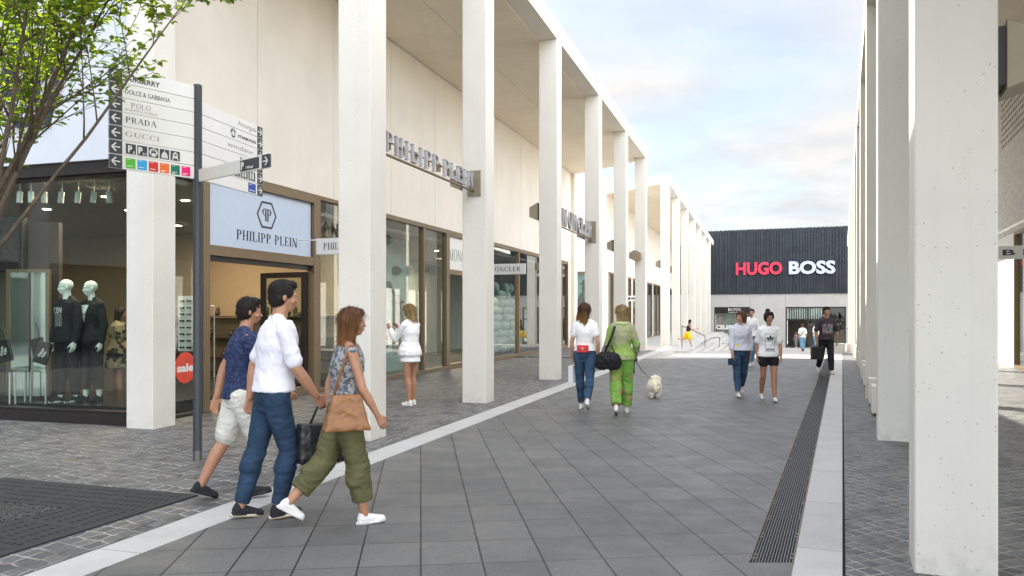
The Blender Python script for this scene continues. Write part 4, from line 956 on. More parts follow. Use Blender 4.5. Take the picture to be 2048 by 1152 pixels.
# ------------------------------------------------------------------ people
def remesh(name, mb, mat, parent, vox, smooth=3, disp=None, factor=.5):
    me = bpy.data.meshes.new(name); me.from_pydata(mb.v, [], mb.f); me.update()
    o = bpy.data.objects.new('tmp', me); C.objects.link(o)
    m = o.modifiers.new('r', 'REMESH'); m.mode = 'VOXEL'; m.voxel_size = vox; m.use_smooth_shade = True
    if smooth: s = o.modifiers.new('s', 'SMOOTH'); s.factor = factor; s.iterations = smooth
    dg = bpy.context.evaluated_depsgraph_get(); me2 = bpy.data.meshes.new_from_object(o.evaluated_get(dg)); me2.name = name
    bpy.data.objects.remove(o); bpy.data.meshes.remove(me)
    if disp:
        ns = [v.normal.copy() for v in me2.vertices]; cs = [v.co.copy() for v in me2.vertices]; fl = []
        for c_, n_ in zip(cs, ns): fl += list(c_ + n_ * disp(c_))
        me2.vertices.foreach_set('co', fl); me2.update()
    return link(name, me2, mat, parent, True, 0, keep=False)
def folds(amp, sc=(9, 9, 5), seed=0):
    off = V((seed * 3.1, seed * 1.7, seed))
    def rdg(v): return 1 - 2.6 * abs(noise.noise(v))
    return lambda c: amp * (.35 + .75 * rdg(V((c.x * sc[0] * .9 + c.z * 2, c.y * sc[1] * .9, c.z * sc[2] * .8 + c.x * 3)) + off) + .35 * rdg(V((c.x * sc[0] * 2.2, c.y * sc[1] * 2.2 + c.z * 4, c.z * sc[2] * 1.9)) + off)) if amp > 0 else amp * (noise.noise(V((c.x * sc[0], c.y * sc[1], c.z * sc[2])) + off) * 1.0 + .5 * noise.noise(V((c.x * sc[0] * 2.3, c.y * sc[1] * 2.3, c.z * sc[2] * 3.1)) + off))
def skin(name, c):
    t = NT(name); col = t.mix(t.ramp(t.noise(18, 4), [(.35, 0.), (.65, 1.)]), tuple(x * .93 for x in c), tuple(min(1, x * 1.06) for x in c))
    t.fin(col, .5); t.b.inputs['Subsurface Weight'].default_value = .12; t.b.inputs['Subsurface Radius'].default_value = (.02, .008, .004)
    t.bump(t.noise(120, 3), .08, .002)
skin('skin_fair', (.50, .29, .20)); skin('skin_tan', (.40, .20, .12))
simple('eye_dark', (.02, .015, .012), .2); simple('eye_white', (.62, .60, .57), .3); simple('lips', (.40, .12, .10), .45); simple('brow', (.05, .03, .02), .7)
def hairmat(name, root, tip, z0, z1):
    t = NT(name); v = t.vmap(scale=(95, 95, 5)); n_ = t.noise(1, 4, .6, v)
    x, y, z = t.sep(); g = t.ramp(t.math('DIVIDE', t.math('SUBTRACT', z, z0), z1 - z0), [(0, tip), (1, root)])
    c = t.mix(t.ramp(n_, [(.3, 0.), (.7, 1.)]), g, t.mix(.5, g, (.01, .008, .005))); t.fin(c, .62); t.b.inputs['Specular IOR Level'].default_value = .3; t.bump(n_, .7, .01)
hairmat('hair_black', (.018, .014, .012), (.022, .017, .014), 1, 1.7); hairmat('hair_brown', (.07, .035, .018), (.26, .13, .055), 1.40, 1.70)
hairmat('hair_ombre', (.085, .038, .018), (.50, .25, .06), 1.30, 1.66); hairmat('hair_blond', (.32, .20, .08), (.62, .44, .20), 1.35, 1.72); hairmat('hair_chestnut', (.14, .055, .02), (.30, .13, .04), 1.35, 1.62)
def hand(mb, W, d, palm, side, k, curl=28, grip=False):
    """W wrist, d direction of the hand, palm: palm normal, side: toward the thumb"""
    d = d.normalized(); side = (side - d * side.dot(d)).normalized(); palm = (palm - d * palm.dot(d) - side * palm.dot(side)).normalized()
    for s_ in (-.022, 0, .022): mb.rc(W + side * s_ * k * .6, W + d * .085 * k + side * s_ * k * 1.15, .0165 * k, .0135 * k, 8)
    c0 = 62 if grip else curl
    for i, (s_, L_, r_) in enumerate(((.033, .070, .0085), (.0115, .078, .0088), (-.0105, .073, .0084), (-.031, .058, .0075))):
        p = W + d * (.088 - abs(s_) * .15) * k + side * s_ * k; a = R(c0 * .45 + i * 3); L1 = L_ * k
        for seg, fr in ((0, .45), (1, .32), (2, .27)):
            q = p + (d * math.cos(a) + palm * math.sin(a)) * L1 * fr; mb.rc(p, q, r_ * k * (1 - .09 * seg), r_ * k * (.93 - .09 * seg), 7); p = q; a += R(c0 * (.95 if grip else .6))
    p = W + d * .022 * k + side * .026 * k; d1 = (d * .70 + side * .66 + palm * .28).normalized(); q = p + d1 * .036 * k; mb.rc(p, q, .0125 * k, .0105 * k, 8)
    d2 = (d * .92 + side * .22 + palm * .33).normalized(); q2 = q + d2 * .030 * k; mb.rc(q, q2, .0102 * k, .0092 * k, 8); mb.rc(q2, q2 + (d2 + palm * .25).normalized() * .024 * k, .0092 * k, .0078 * k, 8)
def person(label, loc, head_dir, H=1.7, fem=False, skin_='skin_fair', legs=((22, 8, 0), (-18, 30, -20)), arms=((10, 8, 20), (-12, 8, 15)), lean=2, yaw=0, nod=0,
           hair=('short', 'hair_black'), top=None, bottom=None, shoes=None, vox=.0075, twist=0, grip=(False, False), name='person', group=None, shoff=None, armdir=None):
    """legs: (hip pitch, knee flex, foot pitch) right, left; arms: (pitch, abduct, elbow) right, left; x is the person's right"""
    k = H / 1.75; root = thing(name, label, 'person', (0, 0, 0), 0, group)
    sh = .088 * H if fem else .100 * H
    J = {}
    ly = math.sin(R(lean)); hipz = .515 * H
    for sgn, key, (hp, kf, fp) in ((1, 'R', legs[0]), (-1, 'L', legs[1])):
        h = V((sgn * .052 * H, 0, hipz)); a = R(hp); kn = h + V((sgn * -.004 * H, math.sin(a), -math.cos(a))) * .245 * H
        b = a - R(kf); an = kn + V((sgn * -.008 * H, math.sin(b), -math.cos(b))) * .235 * H
        J[key] = (h, kn, an, R(fp))
    # drop so that the lower sole touches the ground
    def sole(an, fp):
        heel = an + V((0, -.05 * k * math.cos(fp), -.072 * k - .05 * k * -math.sin(fp) * 0)); f = V((0, math.cos(fp), math.sin(fp))); dn = V((0, math.sin(fp), -math.cos(fp)))
        return min((an + dn * .075 * k + f * x_ * k).z for x_ in (-.05, .17))
    dz = min(sole(J[q][2], J[q][3]) for q in 'RL')
    sh_ = V((0, 0, -dz))
    for q in 'RL': J[q] = tuple(v + sh_ if i < 3 else v for i, v in enumerate(J[q]))
    hz = hipz - dz
    def T(x, y, f):  # torso point at fraction f of H above the hips plane
        z_ = (f - .515) * H; c_, s_ = math.cos(R(twist * max(0, min(1, (f - .55) / .25)))), math.sin(R(twist * max(0, min(1, (f - .55) / .25))))
        return V((x * c_ - y * s_, x * s_ + y * c_ + z_ * ly, hz + z_ * math.cos(R(lean))))
    body = MB()
    if fem: tor = [(.47, .062, .050), (.50, .092, .066), (.54, .094, .066), (.58, .080, .056), (.625, .066, .050), (.67, .071, .054), (.72, .079, .064), (.76, .080, .058), (.795, .078, .046), (.815, .055, .038), (.83, .030, .030)]
    else: tor = [(.47, .060, .052), (.50, .086, .064), (.54, .086, .064), (.58, .078, .060), (.63, .075, .058), (.68, .082, .062), (.73, .092, .067), (.77, .096, .062), (.80, .090, .050), (.82, .058, .040), (.835, .034, .034)]
    secs = [(T(0, 0, f), rx * H, ry * H) for f, rx, ry in tor]; body.loft(secs, 24)
    def tl(mb, f0, f1, add, addy=None, mult=1.0, flare=0):
        ss = [(f, rx, ry) for f, rx, ry in tor if f0 < f < f1]
        def at(f):
            for (fa, ra_, rb), (fb, rc_, rd) in zip(tor, tor[1:]):
                if fa <= f <= fb: q = (f - fa) / (fb - fa); return (f, ra_ + (rc_ - ra_) * q, rb + (rd - rb) * q)
            return (f, tor[0][1], tor[0][2]) if f < tor[0][0] else (f, tor[-1][1], tor[-1][2])
        ss = [at(f0)] + ss + [at(f1)]
        hipr = max(s_[1] for s_ in tor[:4])
        out = []
        for f, rx, ry in ss:
            fl = flare * max(0, (.66 - f) / .2)
            out.append((T(0, 0, f), rx * H * mult + add + fl, ry * H * mult + (addy or add) + fl))
        mb.loft(out, 28)
    # neck and head
    nb = T(0, -.004 * H, .825); hc = T(0, .014 * H, .932); body.rc(nb, hc - V((0, .01 * H, .035 * H)), .034 * H if not fem else .029 * H, .031 * H if not fem else .026 * H, 14)
    RY = Matrix.Rotation(R(yaw), 3, 'Z') @ Matrix.Rotation(R(-nod), 3, 'X'); hs = H / 1.75 * (1.0 if H > 1.5 else 1.05)
    def hp_(x, y, z): return hc + RY @ V((x, y, z)) * hs
    def he(mb, c, r, n=16, m=12): mb.ell(hp_(*c), tuple(q * hs for q in r), RY, n, m)
    he(body, (0, -.012, .028), (.074, .094, .084)); he(body, (0, .012, -.012), (.062, .074, .088)); he(body, (0, .035, -.062), (.042, .045, .046)); he(body, (0, .052, -.084), (.020, .022, .018))
    for s_ in (-1, 1): he(body, (s_ * .074, -.010, -.008), (.009, .016, .027)); he(body, (s_ * .038, .058, -.030), (.020, .020, .022)); he(body, (s_ * .030, .076, .020), (.022, .012, .008))
    he(body, (0, .086, -.012), (.008, .012, .024)); he(body, (0, .096, -.030), (.014, .013, .010)); he(body, (0, .080, -.058), (.022, .011, .010))
    for s_ in (-1, 1): body.rc(T(s_ * .012 * H, -.012 * H, .848), T(s_ * sh * .82, -.006 * H, .806), .020 * H, .024 * H, 12)
    # arms
    hands = {}; A = {}
    for i, (sgn, key) in enumerate(((1, 'R'), (-1, 'L'))):
        pit, ab, el = arms[i][:3]; S = T(sgn * sh, -.004 * H, .793)
        a, b = R(pit), R(ab); d = V((sgn * math.sin(b), math.sin(a) * math.cos(b), -math.cos(a) * math.cos(b))); E = S + d * .170 * H
        a2 = R(pit + el); inw = arms[i][3] if len(arms[i]) > 3 else 6; b2 = R(ab * .4 - inw); d2 = V((sgn * math.sin(b2), math.sin(a2) * math.cos(b2), -math.cos(a2) * math.cos(b2))); W = E + d2 * .145 * H
        A[key] = (S, E, W, d2); r = .9 if fem else 1.08
        body.rc(S, E, .029 * H * r, .0225 * H * r, 14); body.rc(E, E + d2 * .05 * H, .0225 * H * r, .0235 * H * r, 12); body.rc(E + d2 * .05 * H, W, .0235 * H * r, .0150 * H * r, 12)
        inward = V((-sgn, 0, 0)); side = V((0, 1, 0)) if abs(d2.y) < .8 else V((0, 0, 1))
        hand(body, W, d2, inward, side, k * (.92 if fem else 1.02), grip=grip[i]); hands[key] = W + d2 * .085 * k + inward * .02 * k
    # legs
    for key in 'RL':
        h, kn, an, fp = J[key]; q = 1.02 if fem else 1.0
        body.rc(h + V((0, -.004 * H, -.01 * H)), kn, .052 * H * q, .0315 * H, 18); d = (an - kn).normalized(); c_ = kn + d * .07 * H + V((0, -.008 * H, 0)); body.rc(kn, c_, .0315 * H, .0335 * H, 16); body.rc(c_, an, .0335 * H, .0200 * H, 16)
        f = V((0, math.cos(fp), math.sin(fp))); dn = V((0, math.sin(fp), -math.cos(fp))); body.rc(an + dn * .035 * k, an + dn * .05 * k + f * .14 * k, .030 * k, .024 * k, 12)
    remesh('body', body, skin_, root, vox, 3)
    # face
    for s_ in (-1, 1):
        mb = MB(); he(mb, (s_ * .031, .0685, .004), (.012, .0070, .0055), 10, 7); mb.build('eye', 'eye_white', root, True, keep=False)
        mb = MB(); he(mb, (s_ * .031, .0745, .004), (.0062, .0045, .0062), 8, 6); mb.build('iris', 'eye_dark', root, True, keep=False)
        mb = MB(); he(mb, (s_ * .030, .0820, .022), (.016, .006, .0032), 8, 6); mb.build('eyebrow', 'brow', root, True, keep=False)
    mb = MB(); he(mb, (0, .0885, -.054), (.021, .006, .0045), 10, 6); he(mb, (0, .0875, -.063), (.017, .006, .0045), 10, 6); mb.build('mouth', 'lips', root, True, keep=False)
    # hair
    hm = MB(); st, hmat = hair
    if st != 'bald':
        he(hm, (0, -.022, .040), (.080, .095, .084)); he(hm, (0, -.040, -.005), (.076, .072, .080)); 
        if st == 'short': he(hm, (0, .028, .088), (.060, .052, .030))
    if st in ('long', 'bob', 'ponytail', 'bun'):
        he(hm, (0, .030, .080), (.066, .050, .032))
        for s_ in (-1, 1): he(hm, (s_ * .068, .008, .028), (.022, .046, .058))
    if st == 'bob':
        for s_ in (-1, 1): hm.rc(hp_(s_ * .070, -.012, .03), hp_(s_ * .074, -.022, -.13), .030 * hs, .024 * hs)
        for x_ in (-.045, -.015, .015, .045): hm.rc(hp_(x_, -.070, .03), hp_(x_ * 1.15, -.078, -.165), .036 * hs, .020 * hs)
    if st == 'long':
        for s_ in (-1, 1): hm.rc(hp_(s_ * .068, -.02, .03), hp_(s_ * .070, -.045, -.15), .028 * hs, .024 * hs)
        for i, x_ in enumerate((-.055, -.03, 0, .03, .055)): hm.tube([hp_(x_, -.06, .05), hp_(x_ * 1.25, -.088, -.12), hp_(x_ * 1.2, -.095, -.26), hp_(x_ * .9, -.092, -.36 - .03 * (i % 3))], [.036 * hs, .032 * hs, .026 * hs, .008 * hs], 8)
    if st == 'ponytail': hm.tube([hp_(0, -.10, .04), hp_(.01, -.135, -.02), hp_(.03, -.13, -.14), hp_(.045, -.10, -.26)], [.026 * hs, .032 * hs, .030 * hs, .008 * hs], 10)
    if st == 'bun': he(hm, (0, -.05, .135), (.036, .036, .032))
    if st == 'cap': 
        cm = MB(); he(cm, (0, -.010, .046), (.084, .100, .078)); cm.hexa([hp_(-.06, .06, .045), hp_(.06, .06, .045), hp_(.045, .15, .035), hp_(-.045, .15, .035), hp_(-.06, .06, .06), hp_(.06, .06, .06), hp_(.045, .15, .045), hp_(-.045, .15, .045)]); remesh('cap', cm, 'sign_white', root, max(.006, vox), 2)
    if st != 'bald': remesh('hair', hm, hmat, root, max(.006, vox * .9), 2, folds(.006, (28, 28, 6)))
    if st not in ('bald', 'cap') and vox < .01:
        ho = [c for c in root.children if c.name.split('.')[0] == 'hair'][0]; vs_ = ho.data.vertices; tf = MB(); rn = random.Random(int(H * 1000)); lg = {'short': (.012, .026)}.get(st, (.05, .11))
        for i in range(2600 if st == 'short' else 3200):
            v = vs_[rn.randrange(len(vs_))]; nn = v.normal; dd = V((rn.gauss(0, .25), rn.gauss(-.15, .25), -1)) if st != 'short' else V((rn.gauss(0, .5), rn.gauss(.2, .5), rn.gauss(.1, .5)))
            dd = (dd - nn * dd.dot(nn) * .9 + nn * rn.uniform(.02, .22)).normalized(); L_ = rn.uniform(*lg)
            if st != 'short' and v.co.z > hc.z + .09: L_ *= .5
            if st == 'bun': dd = (V((rn.gauss(0, .2), -.6, 1)) + nn * .1).normalized(); dd = (dd - nn * dd.dot(nn) * .95).normalized(); L_ = .03
            rel = RY.transposed() @ (v.co - hc)
            if rel.y > .035 and rel.z < .075: continue
            if st == 'ponytail': L_ *= .45
            s2 = dd.cross(nn).normalized() * .0016; p = v.co; m_ = p + dd * L_ * .5 + nn * .003
            tf.add([p - s2, p + s2, m_ + s2, m_ - s2, p + dd * L_], [(0, 1, 2, 3), (3, 2, 4)])
        me = bpy.data.meshes.new('strands'); me.from_pydata(tf.v, [], tf.f); link('strands', me, hmat, ho, False, 0, keep=False)
    # lower garment
    if bottom:
        kind, mat, ln, wdt = bottom   # ln: how far down the leg (0..2: thigh then shin), wdt: extra radius
        mb = MB(); tl(mb, .452, .60 if kind != 'low' else .57, .010)
        for key in 'RL':
            h, kn, an, fp = J[key]; e1 = min(ln, 1); mb.rc(h + V((0, -.004, -.01)), h.lerp(kn, e1 * .97), .053 * H + .006 + wdt * .3, (.053 - .0205 * e1) * H + .004 + wdt, 20)
            if ln > 1:
                e2 = ln - 1; en = kn.lerp(an, e2); ra_ = .034 * H + .005 + wdt; rb = (.034 - .013 * e2) * H + .005 + wdt * (1.15 if kind == 'wide' else 1)
                mb.rc(kn, kn + (an - kn).normalized() * .07 * H + V((0, -.008 * H, 0)), ra_, .0355 * H + .005 + wdt, 18); mb.tube([kn.lerp(an, .25), kn.lerp(an, .6 * e2 + .1), en], [.0340 * H + .003 + wdt, (rb + .034 * H + wdt) / 2, rb], 20)
        remesh('trousers' if ln > 1 else 'shorts', mb, mat, root, vox, 2, folds(.0035 + wdt * .12, (11, 11, 18), 2))
    if top:
        kind, mat, hem, slv, loose = top    # slv: sleeve length 0..2
        mb = MB(); tl(mb, hem, .829, .008 + loose * .75, .010 + loose, flare=loose * .9 + (.01 if hem < .5 else 0))
        for key in 'RL':
            S, E, W, d2 = A[key]
            if slv > 0:
                e = min(slv, 1); mb.rc(S + V((0, 0, -.004)), S.lerp(E, e), .0325 * H + loose * .12, .0275 * H + loose * .38, 16); mb.rc(T(sgnk(key) * .026 * H, -.012 * H, .832), S + V((0, 0, -.003)), .0285 * H, .0315 * H, 12)
                if slv > 1: mb.rc(E, E.lerp(W, slv - 1), .0265 * H + loose * .45, .021 * H + loose * .3, 14)
            else: mb.rc(S + V((0, 0, .006)), S.lerp(V((0, S.y, S.z)), .35), .022 * H, .03 * H, 12)
        remesh('shirt' if kind == 'shirt' else kind, mb, mat, root, vox, 2, folds(.004 + loose * .17, (9, 9, 8), 5))
    if shoes:
        kind, mat, sole_m = shoes
        for key in 'RL':
            h, kn, an, fp = J[key]; f = V((0, math.cos(fp), math.sin(fp))); dn = V((0, math.sin(fp), -math.cos(fp))); P_ = lambda x, y, z: an + V((1, 0, 0)) * x * k + f * y * k - dn * z * k
            mb = MB(); mb.rc(P_(0, -.025, -.028), P_(0, .04, -.036), .036 * k, .036 * k, 14); mb.rc(P_(0, .03, -.030), P_(0, .125, -.048), .036 * k, .027 * k, 14); mb.rc(P_(0, -.02, -.01), P_(0, 0.0, .012), .034 * k, .033 * k, 12); mb.rc(P_(0, -.03, -.056), P_(0, .14, -.056), .034 * k, .034 * k, 12)
            s_ = remesh('shoe', mb, mat, root, max(.005, vox * .8), 2)
            for v in s_.data.vertices:
                q = (v.co - an).dot(dn)
                if q > .066 * k: v.co -= dn * (q - .066 * k)
            mb = MB(); pts = [(-.03 * math.cos(a) if 0 else .036 * math.cos(a) * (1.05 if math.sin(a) > 0 else .92), .052 + .125 * math.sin(a)) for a in [2 * math.pi * i / 20 for i in range(20)]]
            mb.prism([P_(x, y, -.077) for x, y in pts], -dn * .020 * k); mb.build('sole', sole_m, s_, True, keep=False)
    hd = V((head_dir[0], head_dir[1], 0)).normalized(); root.rotation_euler = (0, 0, math.atan2(-hd.x, hd.y)); root.location = loc
    rot = Matrix.Rotation(root.rotation_euler[2], 3, 'Z'); Wf = lambda p: V(loc) + rot @ p
    return dict(root=root, W=Wf, hands={q: Wf(hands[q]) for q in hands}, T=T, H=H, rot=rot, hp=hp_, A=A, J=J, k=k, he=he)
def sgnk(k): return 1 if k == 'R' else -1
def at(px, Y, z=0.0): return V(((px - 1024) / 1600 * Y, Y, z))
cloth('navy_shirt', (.018, .028, .075), col2=(.035, .05, .12), psc=30); cloth('white_shirt', (.70, .69, .76), .04); cloth('grey_pattern', (.30, .31, .32), col2=(.09, .095, .11), psc=34)
cloth('cream_shorts', (.60, .58, .52)); cloth('denim', (.036, .075, .135), .3, bsc=40); cloth('denim_dark', (.020, .042, .080), .3, bsc=40); cloth('denim_pale', (.16, .32, .48), .25)
cloth('olive', (.105, .098, .045), .2); cloth('tunic_white', (.84, .82, .82), .03); cloth('tee_white', (.84, .84, .84), .03); cloth('lilac_blouse', (.66, .66, .73), .05, col2=(.58, .58, .68), psc=40)
cloth('green_print', (.27, .39, .10), .15, col2=(.37, .36, .22), psc=4.5, thr=(.50, .57), stretch=(1.2, 1.2, .9)); cloth('green_silk', (.18, .36, .065), .2, col2=(.36, .27, .11), psc=6, thr=(.51, .57), stretch=(1, 1, 1.6))
cloth('scarf_green', (.55, .66, .36), .12); cloth('black_cloth', (.018, .018, .021), .2); cloth('charcoal_tee', (.045, .036, .045), .2); cloth('black_short', (.02, .02, .026)); cloth('yellow_cloth', (.78, .50, .02), .08); cloth('shoe_white', (.70, .69, .66), .03, bs=.1); cloth('shoe_black', (.02, .021, .026), .1, bs=.15); cloth('grey_cloth', (.16, .16, .17)); cloth('camo', (.30, .26, .17), .1, col2=(.03, .03, .028), psc=7)
simple('tan_leather', (.27, .12, .045), .45, 0, .15, 12, .3, 40); simple('black_leather', (.018, .018, .02), .4, 0, .1, 20, .4, 30); simple('red_leather', (.62, .02, .035), .35, 0, .06, 10, .2, 60); simple('paper_white', (.74, .74, .76), .7, 0, .02); simple('mannequin', (.78, .80, .75), .35, 0, .02); simple('sole_cream', (.55, .47, .34), .6); simple('gold', (.6, .45, .2), .35, .8)
# 1 blue shirt, white shorts
blue = person('dark haired person in navy polo shirt and cream shorts, farthest left of the walking trio', at(480, 6.95), (.86, .50), 1.73, False, 'skin_tan', ((20, 30, 6), (-15, 14, -20)), ((22, 8, 26), (-26, 10, 12)), 5, -8, 4, ('short', 'hair_black'), ('shirt', 'navy_shirt', .50, .62, .016), ('wide', 'cream_shorts', .88, .030), ('s', 'shoe_black', 'black_base'), .0065)
white = person('tall person in white short sleeved shirt and dark jeans, middle of the walking trio', at(545, 6.28), (.85, .52), 1.85, False, 'skin_tan', ((14, 26, 4), (-13, 3, -6)), ((16, 8, 20), (-22, 12, 14)), 5, -6, 4, ('short', 'hair_black'), ('shirt', 'white_shirt', .535, .80, .020), ('slim', 'denim_dark', 1.94, .010), ('s', 'shoe_black', 'sole_cream'), .0065, grip=(True, True))
olive = person('woman in patterned sleeveless top and olive cropped trousers, right of the walking trio', at(688, 6.08), (.90, .43), 1.64, True, 'skin_tan', ((12, 4, 3), (-19, 24, -32)), ((14, 10, 16), (-20, 12, 20)), 4, -6, 2, ('bob', 'hair_chestnut'), ('shirt', 'grey_pattern', .56, 0, .012), ('wide', 'olive', 1.70, .026), ('s', 'shoe_white', 'shoe_white'), .0065)
tunic = person('blond woman in long white shirt looking into the left shop window', at(820, 13.9), (-.82, .57), 1.74, True, 'skin_tan', ((2, 3, 0), (-3, 2, 0)), ((38, 4, 98, 20), (38, 6, 96, 14)), 0, 10, 14, ('bob', 'hair_blond'), ('tunic', 'tunic_white', .43, 1.75, .030), None, ('s', 'shoe_white', 'shoe_white'), .0075)
redw = person('woman with long hair in white tee and blue jeans walking away', at(1170, 13.2), (.20, .98), 1.76, True, 'skin_fair', ((-16, 26, -26), (12, 3, 4)), ((-14, 12, 24), (6, 14, 8)), 2, -32, 0, ('long', 'hair_ombre'), ('tee', 'tee_white', .555, .55, .016), ('slim', 'denim', 1.90, .005), ('s', 'shoe_white', 'shoe_white'), .007, grip=(False, True))
green = person('woman in bright green patterned blouse and trousers walking away with a dog', at(1243, 12.75), (.14, .99), 1.72, True, 'skin_fair', ((12, 6, 4), (-10, 22, -22)), ((4, 16, 38), (2, 14, 10)), 2, 42, 4, ('bob', 'hair_blond'), ('blouse', 'green_print', .50, 1.45, .030), ('wide', 'green_silk', 1.88, .028), ('s', 'shoe_white', 'shoe_white'), .007, grip=(True, True))
lilac = person('woman in pale lilac blouse and blue jeans walking toward the viewer, head turned aside', at(1481, 15.4), (-.12, -1), 1.64, True, 'skin_fair', ((16, 4, 6), (-16, 24, -24)), ((12, 8, 12), (-8, 10, 12)), 1, -52, 0, ('ponytail', 'hair_brown'), ('blouse', 'lilac_blouse', .545, 1.5, .028), ('slim', 'denim', 1.9, .006), ('s', 'shoe_white', 'shoe_white'), .007)
girl = person('girl in white tee with black emblem and black shorts walking toward the viewer', at(1537, 14.6), (-.10, -1), 1.62, True, 'skin_tan', ((-10, 20, -18), (12, 3, 4)), ((-10, 12, 14), (8, 12, 12)), 1, 14, 0, ('bun', 'hair_black'), ('tee', 'tee_white', .50, .75, .026), ('low', 'black_short', .36, .014), ('s', 'shoe_white', 'shoe_white'), .007)
man = person('man in dark printed tee and black trousers carrying a square bag toward the viewer', at(1652, 21.1), (-.05, -1), 1.76, False, 'skin_tan', ((-14, 24, -24), (14, 4, 5)), ((2, 16, 6), (-10, 22, 10)), 1, 0, 0, ('short', 'hair_black'), ('tee', 'charcoal_tee', .51, .85, .030), ('wide', 'black_cloth', 1.93, .014), ('s', 'shoe_white', 'shoe_white'), .009, grip=(True, False))
capm = person('person in white cap, white tee and pale jeans walking to the far entrance', at(1605, 49, gz(49)), (.1, 1), 1.7, False, 'skin_tan', ((14, 5, 4), (-14, 18, -18)), ((6, 12, 10), (-8, 12, 10)), 1, -20, 0, ('cap', 'hair_brown'), ('tee', 'tee_white', .51, .8, .02), ('wide', 'denim_pale', 1.9, .03), ('s', 'black_cloth', 'black_base'), .014)
far = person('small distant person in grey clothes at the dark entrance of the far building', at(1592, 76.5, gz(76.5)), (.1, 1), 1.5, True, 'skin_tan', ((10, 5, 4), (-10, 18, -18)), ((-20, 22, 10), (8, 12, 10)), 1, 0, 0, ('short', 'hair_brown'), ('tee', 'grey_cloth', .51, .3, .01), ('slim', 'grey_cloth', 1.9, .01), ('s', 'shoe_white', 'shoe_white'), .02)
run = person('woman in black top and yellow skirt running along the far steps', at(1376, 43.6, PZ), (1, -.15), 1.6, True, 'skin_fair', ((18, 4, 4), (-38, 60, -50)), ((40, 14, 60), (-30, 10, 60)), 8, 0, 0, ('bob', 'hair_black'), ('top', 'black_cloth', .60, 0, .01), ('wide', 'yellow_cloth', .62, .06), ('s', 'shoe_white', 'shoe_white'), .012)
hid1 = person('person in white tee mostly hidden behind the woman in the lilac blouse', at(1502, 24), (-.05, -1), 1.72, True, 'skin_fair', ((10, 5, 4), (-10, 16, -18)), ((-6, 14, 14), (6, 12, 10)), 1, 0, 0, ('ponytail', 'hair_brown'), ('tee', 'tee_white', .52, .7, .02), ('slim', 'denim_pale', 1.9, .01), ('s', 'shoe_white', 'shoe_white'), .012)
hid2 = person('person in white and blue mostly hidden behind the man with the square bag', at(1634, 40, gz(40)), (-.05, -1), 1.6, True, 'skin_fair', ((10, 5, 4), (-10, 16, -18)), ((-6, 8, 10), (6, 8, 10)), 1, 0, 0, ('long', 'hair_black'), ('tee', 'tee_white', .54, .7, .02), ('slim', 'denim_pale', 1.9, .01), ('s', 'shoe_white', 'shoe_white'), .014)
insd = person('person in blotchy patterned clothes inside the corner shop beside the mannequins', at(236, 14.6, .03), (.9, .3), 1.66, True, 'skin_tan', ((4, 2, 0), (-4, 2, 0)), ((10, 8, 30), (0, 8, 20)), 2, 0, 4, ('bob', 'hair_black'), ('dress', 'camo', .34, .9, .04), None, ('s', 'black_cloth', 'black_base'), .012)
mq1 = person('white mannequin in black jacket and printed black tee on the corner shop platform', at(134, 12.45, .22), (-.45, -.9), 1.90, False, 'mannequin', ((4, 2, 0), (-4, 2, 0)), ((2, 12, 12), (0, 12, 12)), 0, -28, 4, ('bald', ''), ('jacket', 'black_cloth', .48, 1.9, .022), ('slim', 'black_cloth', 1.92, .014), ('s', 'shoe_black', 'shoe_white'), .0085, name='mannequin'); mq1['root']['category'] = 'mannequin'
mq2 = person('white mannequin in open black blazer with cropped trousers, right of the other mannequin', at(183, 12.55, .22), (-.35, -.95), 1.88, True, 'mannequin', ((3, 2, 0), (-3, 2, 0)), ((8, 12, 30), (-2, 12, 12)), 0, -30, 4, ('bald', ''), ('jacket', 'black_cloth', .47, 1.9, .022), ('wide', 'black_cloth', 1.75, .018), ('s', 'shoe_black', 'black_base'), .0085, name='mannequin'); mq2['root']['category'] = 'mannequin'
for q in (mq1, mq2):
    for ch in list(q['root'].children):
        if ch.name.split('.')[0] in ('iris', 'eyebrow', 'mouth', 'eye'): bpy.data.objects.remove(ch)
# prints that follow the chest (built as thin raised patches in the wearer's frame)
def chest(P, f, x, y_extra=.0):  # point on the front of the chest
    return None
def ray_front(P, garment, x, z, back=False):
    o = [c for c in P['root'].children if c.name.split('.')[0] == garment][0]
    s = -1 if back else 1; ok, loc, nr, idx = o.ray_cast(V((x, s * 1.0, z)), V((0, -s, 0)))
    return loc + V((0, s * .004, 0)) if ok else None
def print_patch(P, garment, polys, mat, name='print', back=False):
    mb = MB(); g = [c for c in P['root'].children if c.name.split('.')[0] == garment][0]
    for q in polys:
        # subdivide polygon fan into the hull following the cloth
        bm = bmesh.new(); vs = [bm.verts.new((x, 0, z)) for x, z in q]; bm.faces.new(vs); bmesh.ops.triangulate(bm, faces=bm.faces)
        bmesh.ops.subdivide_edges(bm, edges=bm.edges, cuts=3, use_grid_fill=True)
        bm.verts.ensure_lookup_table(); ok = True; idx = {}; pts = []
        for i, v in enumerate(bm.verts):
            r = ray_front(P, garment, v.co.x, v.co.z, back); idx[v] = i
            if r is None: ok = False; break
            pts.append(r)
        if ok: mb.add(pts, [tuple(idx[v] for v in f.verts) for f in bm.faces])
        bm.free()
    if mb.v:
        me = bpy.data.meshes.new(name); me.from_pydata(mb.v, [], mb.f); link(name, me, mat, g, False, 0, keep=False)
def zf(P, f): return P['T'](0, 0, f).z
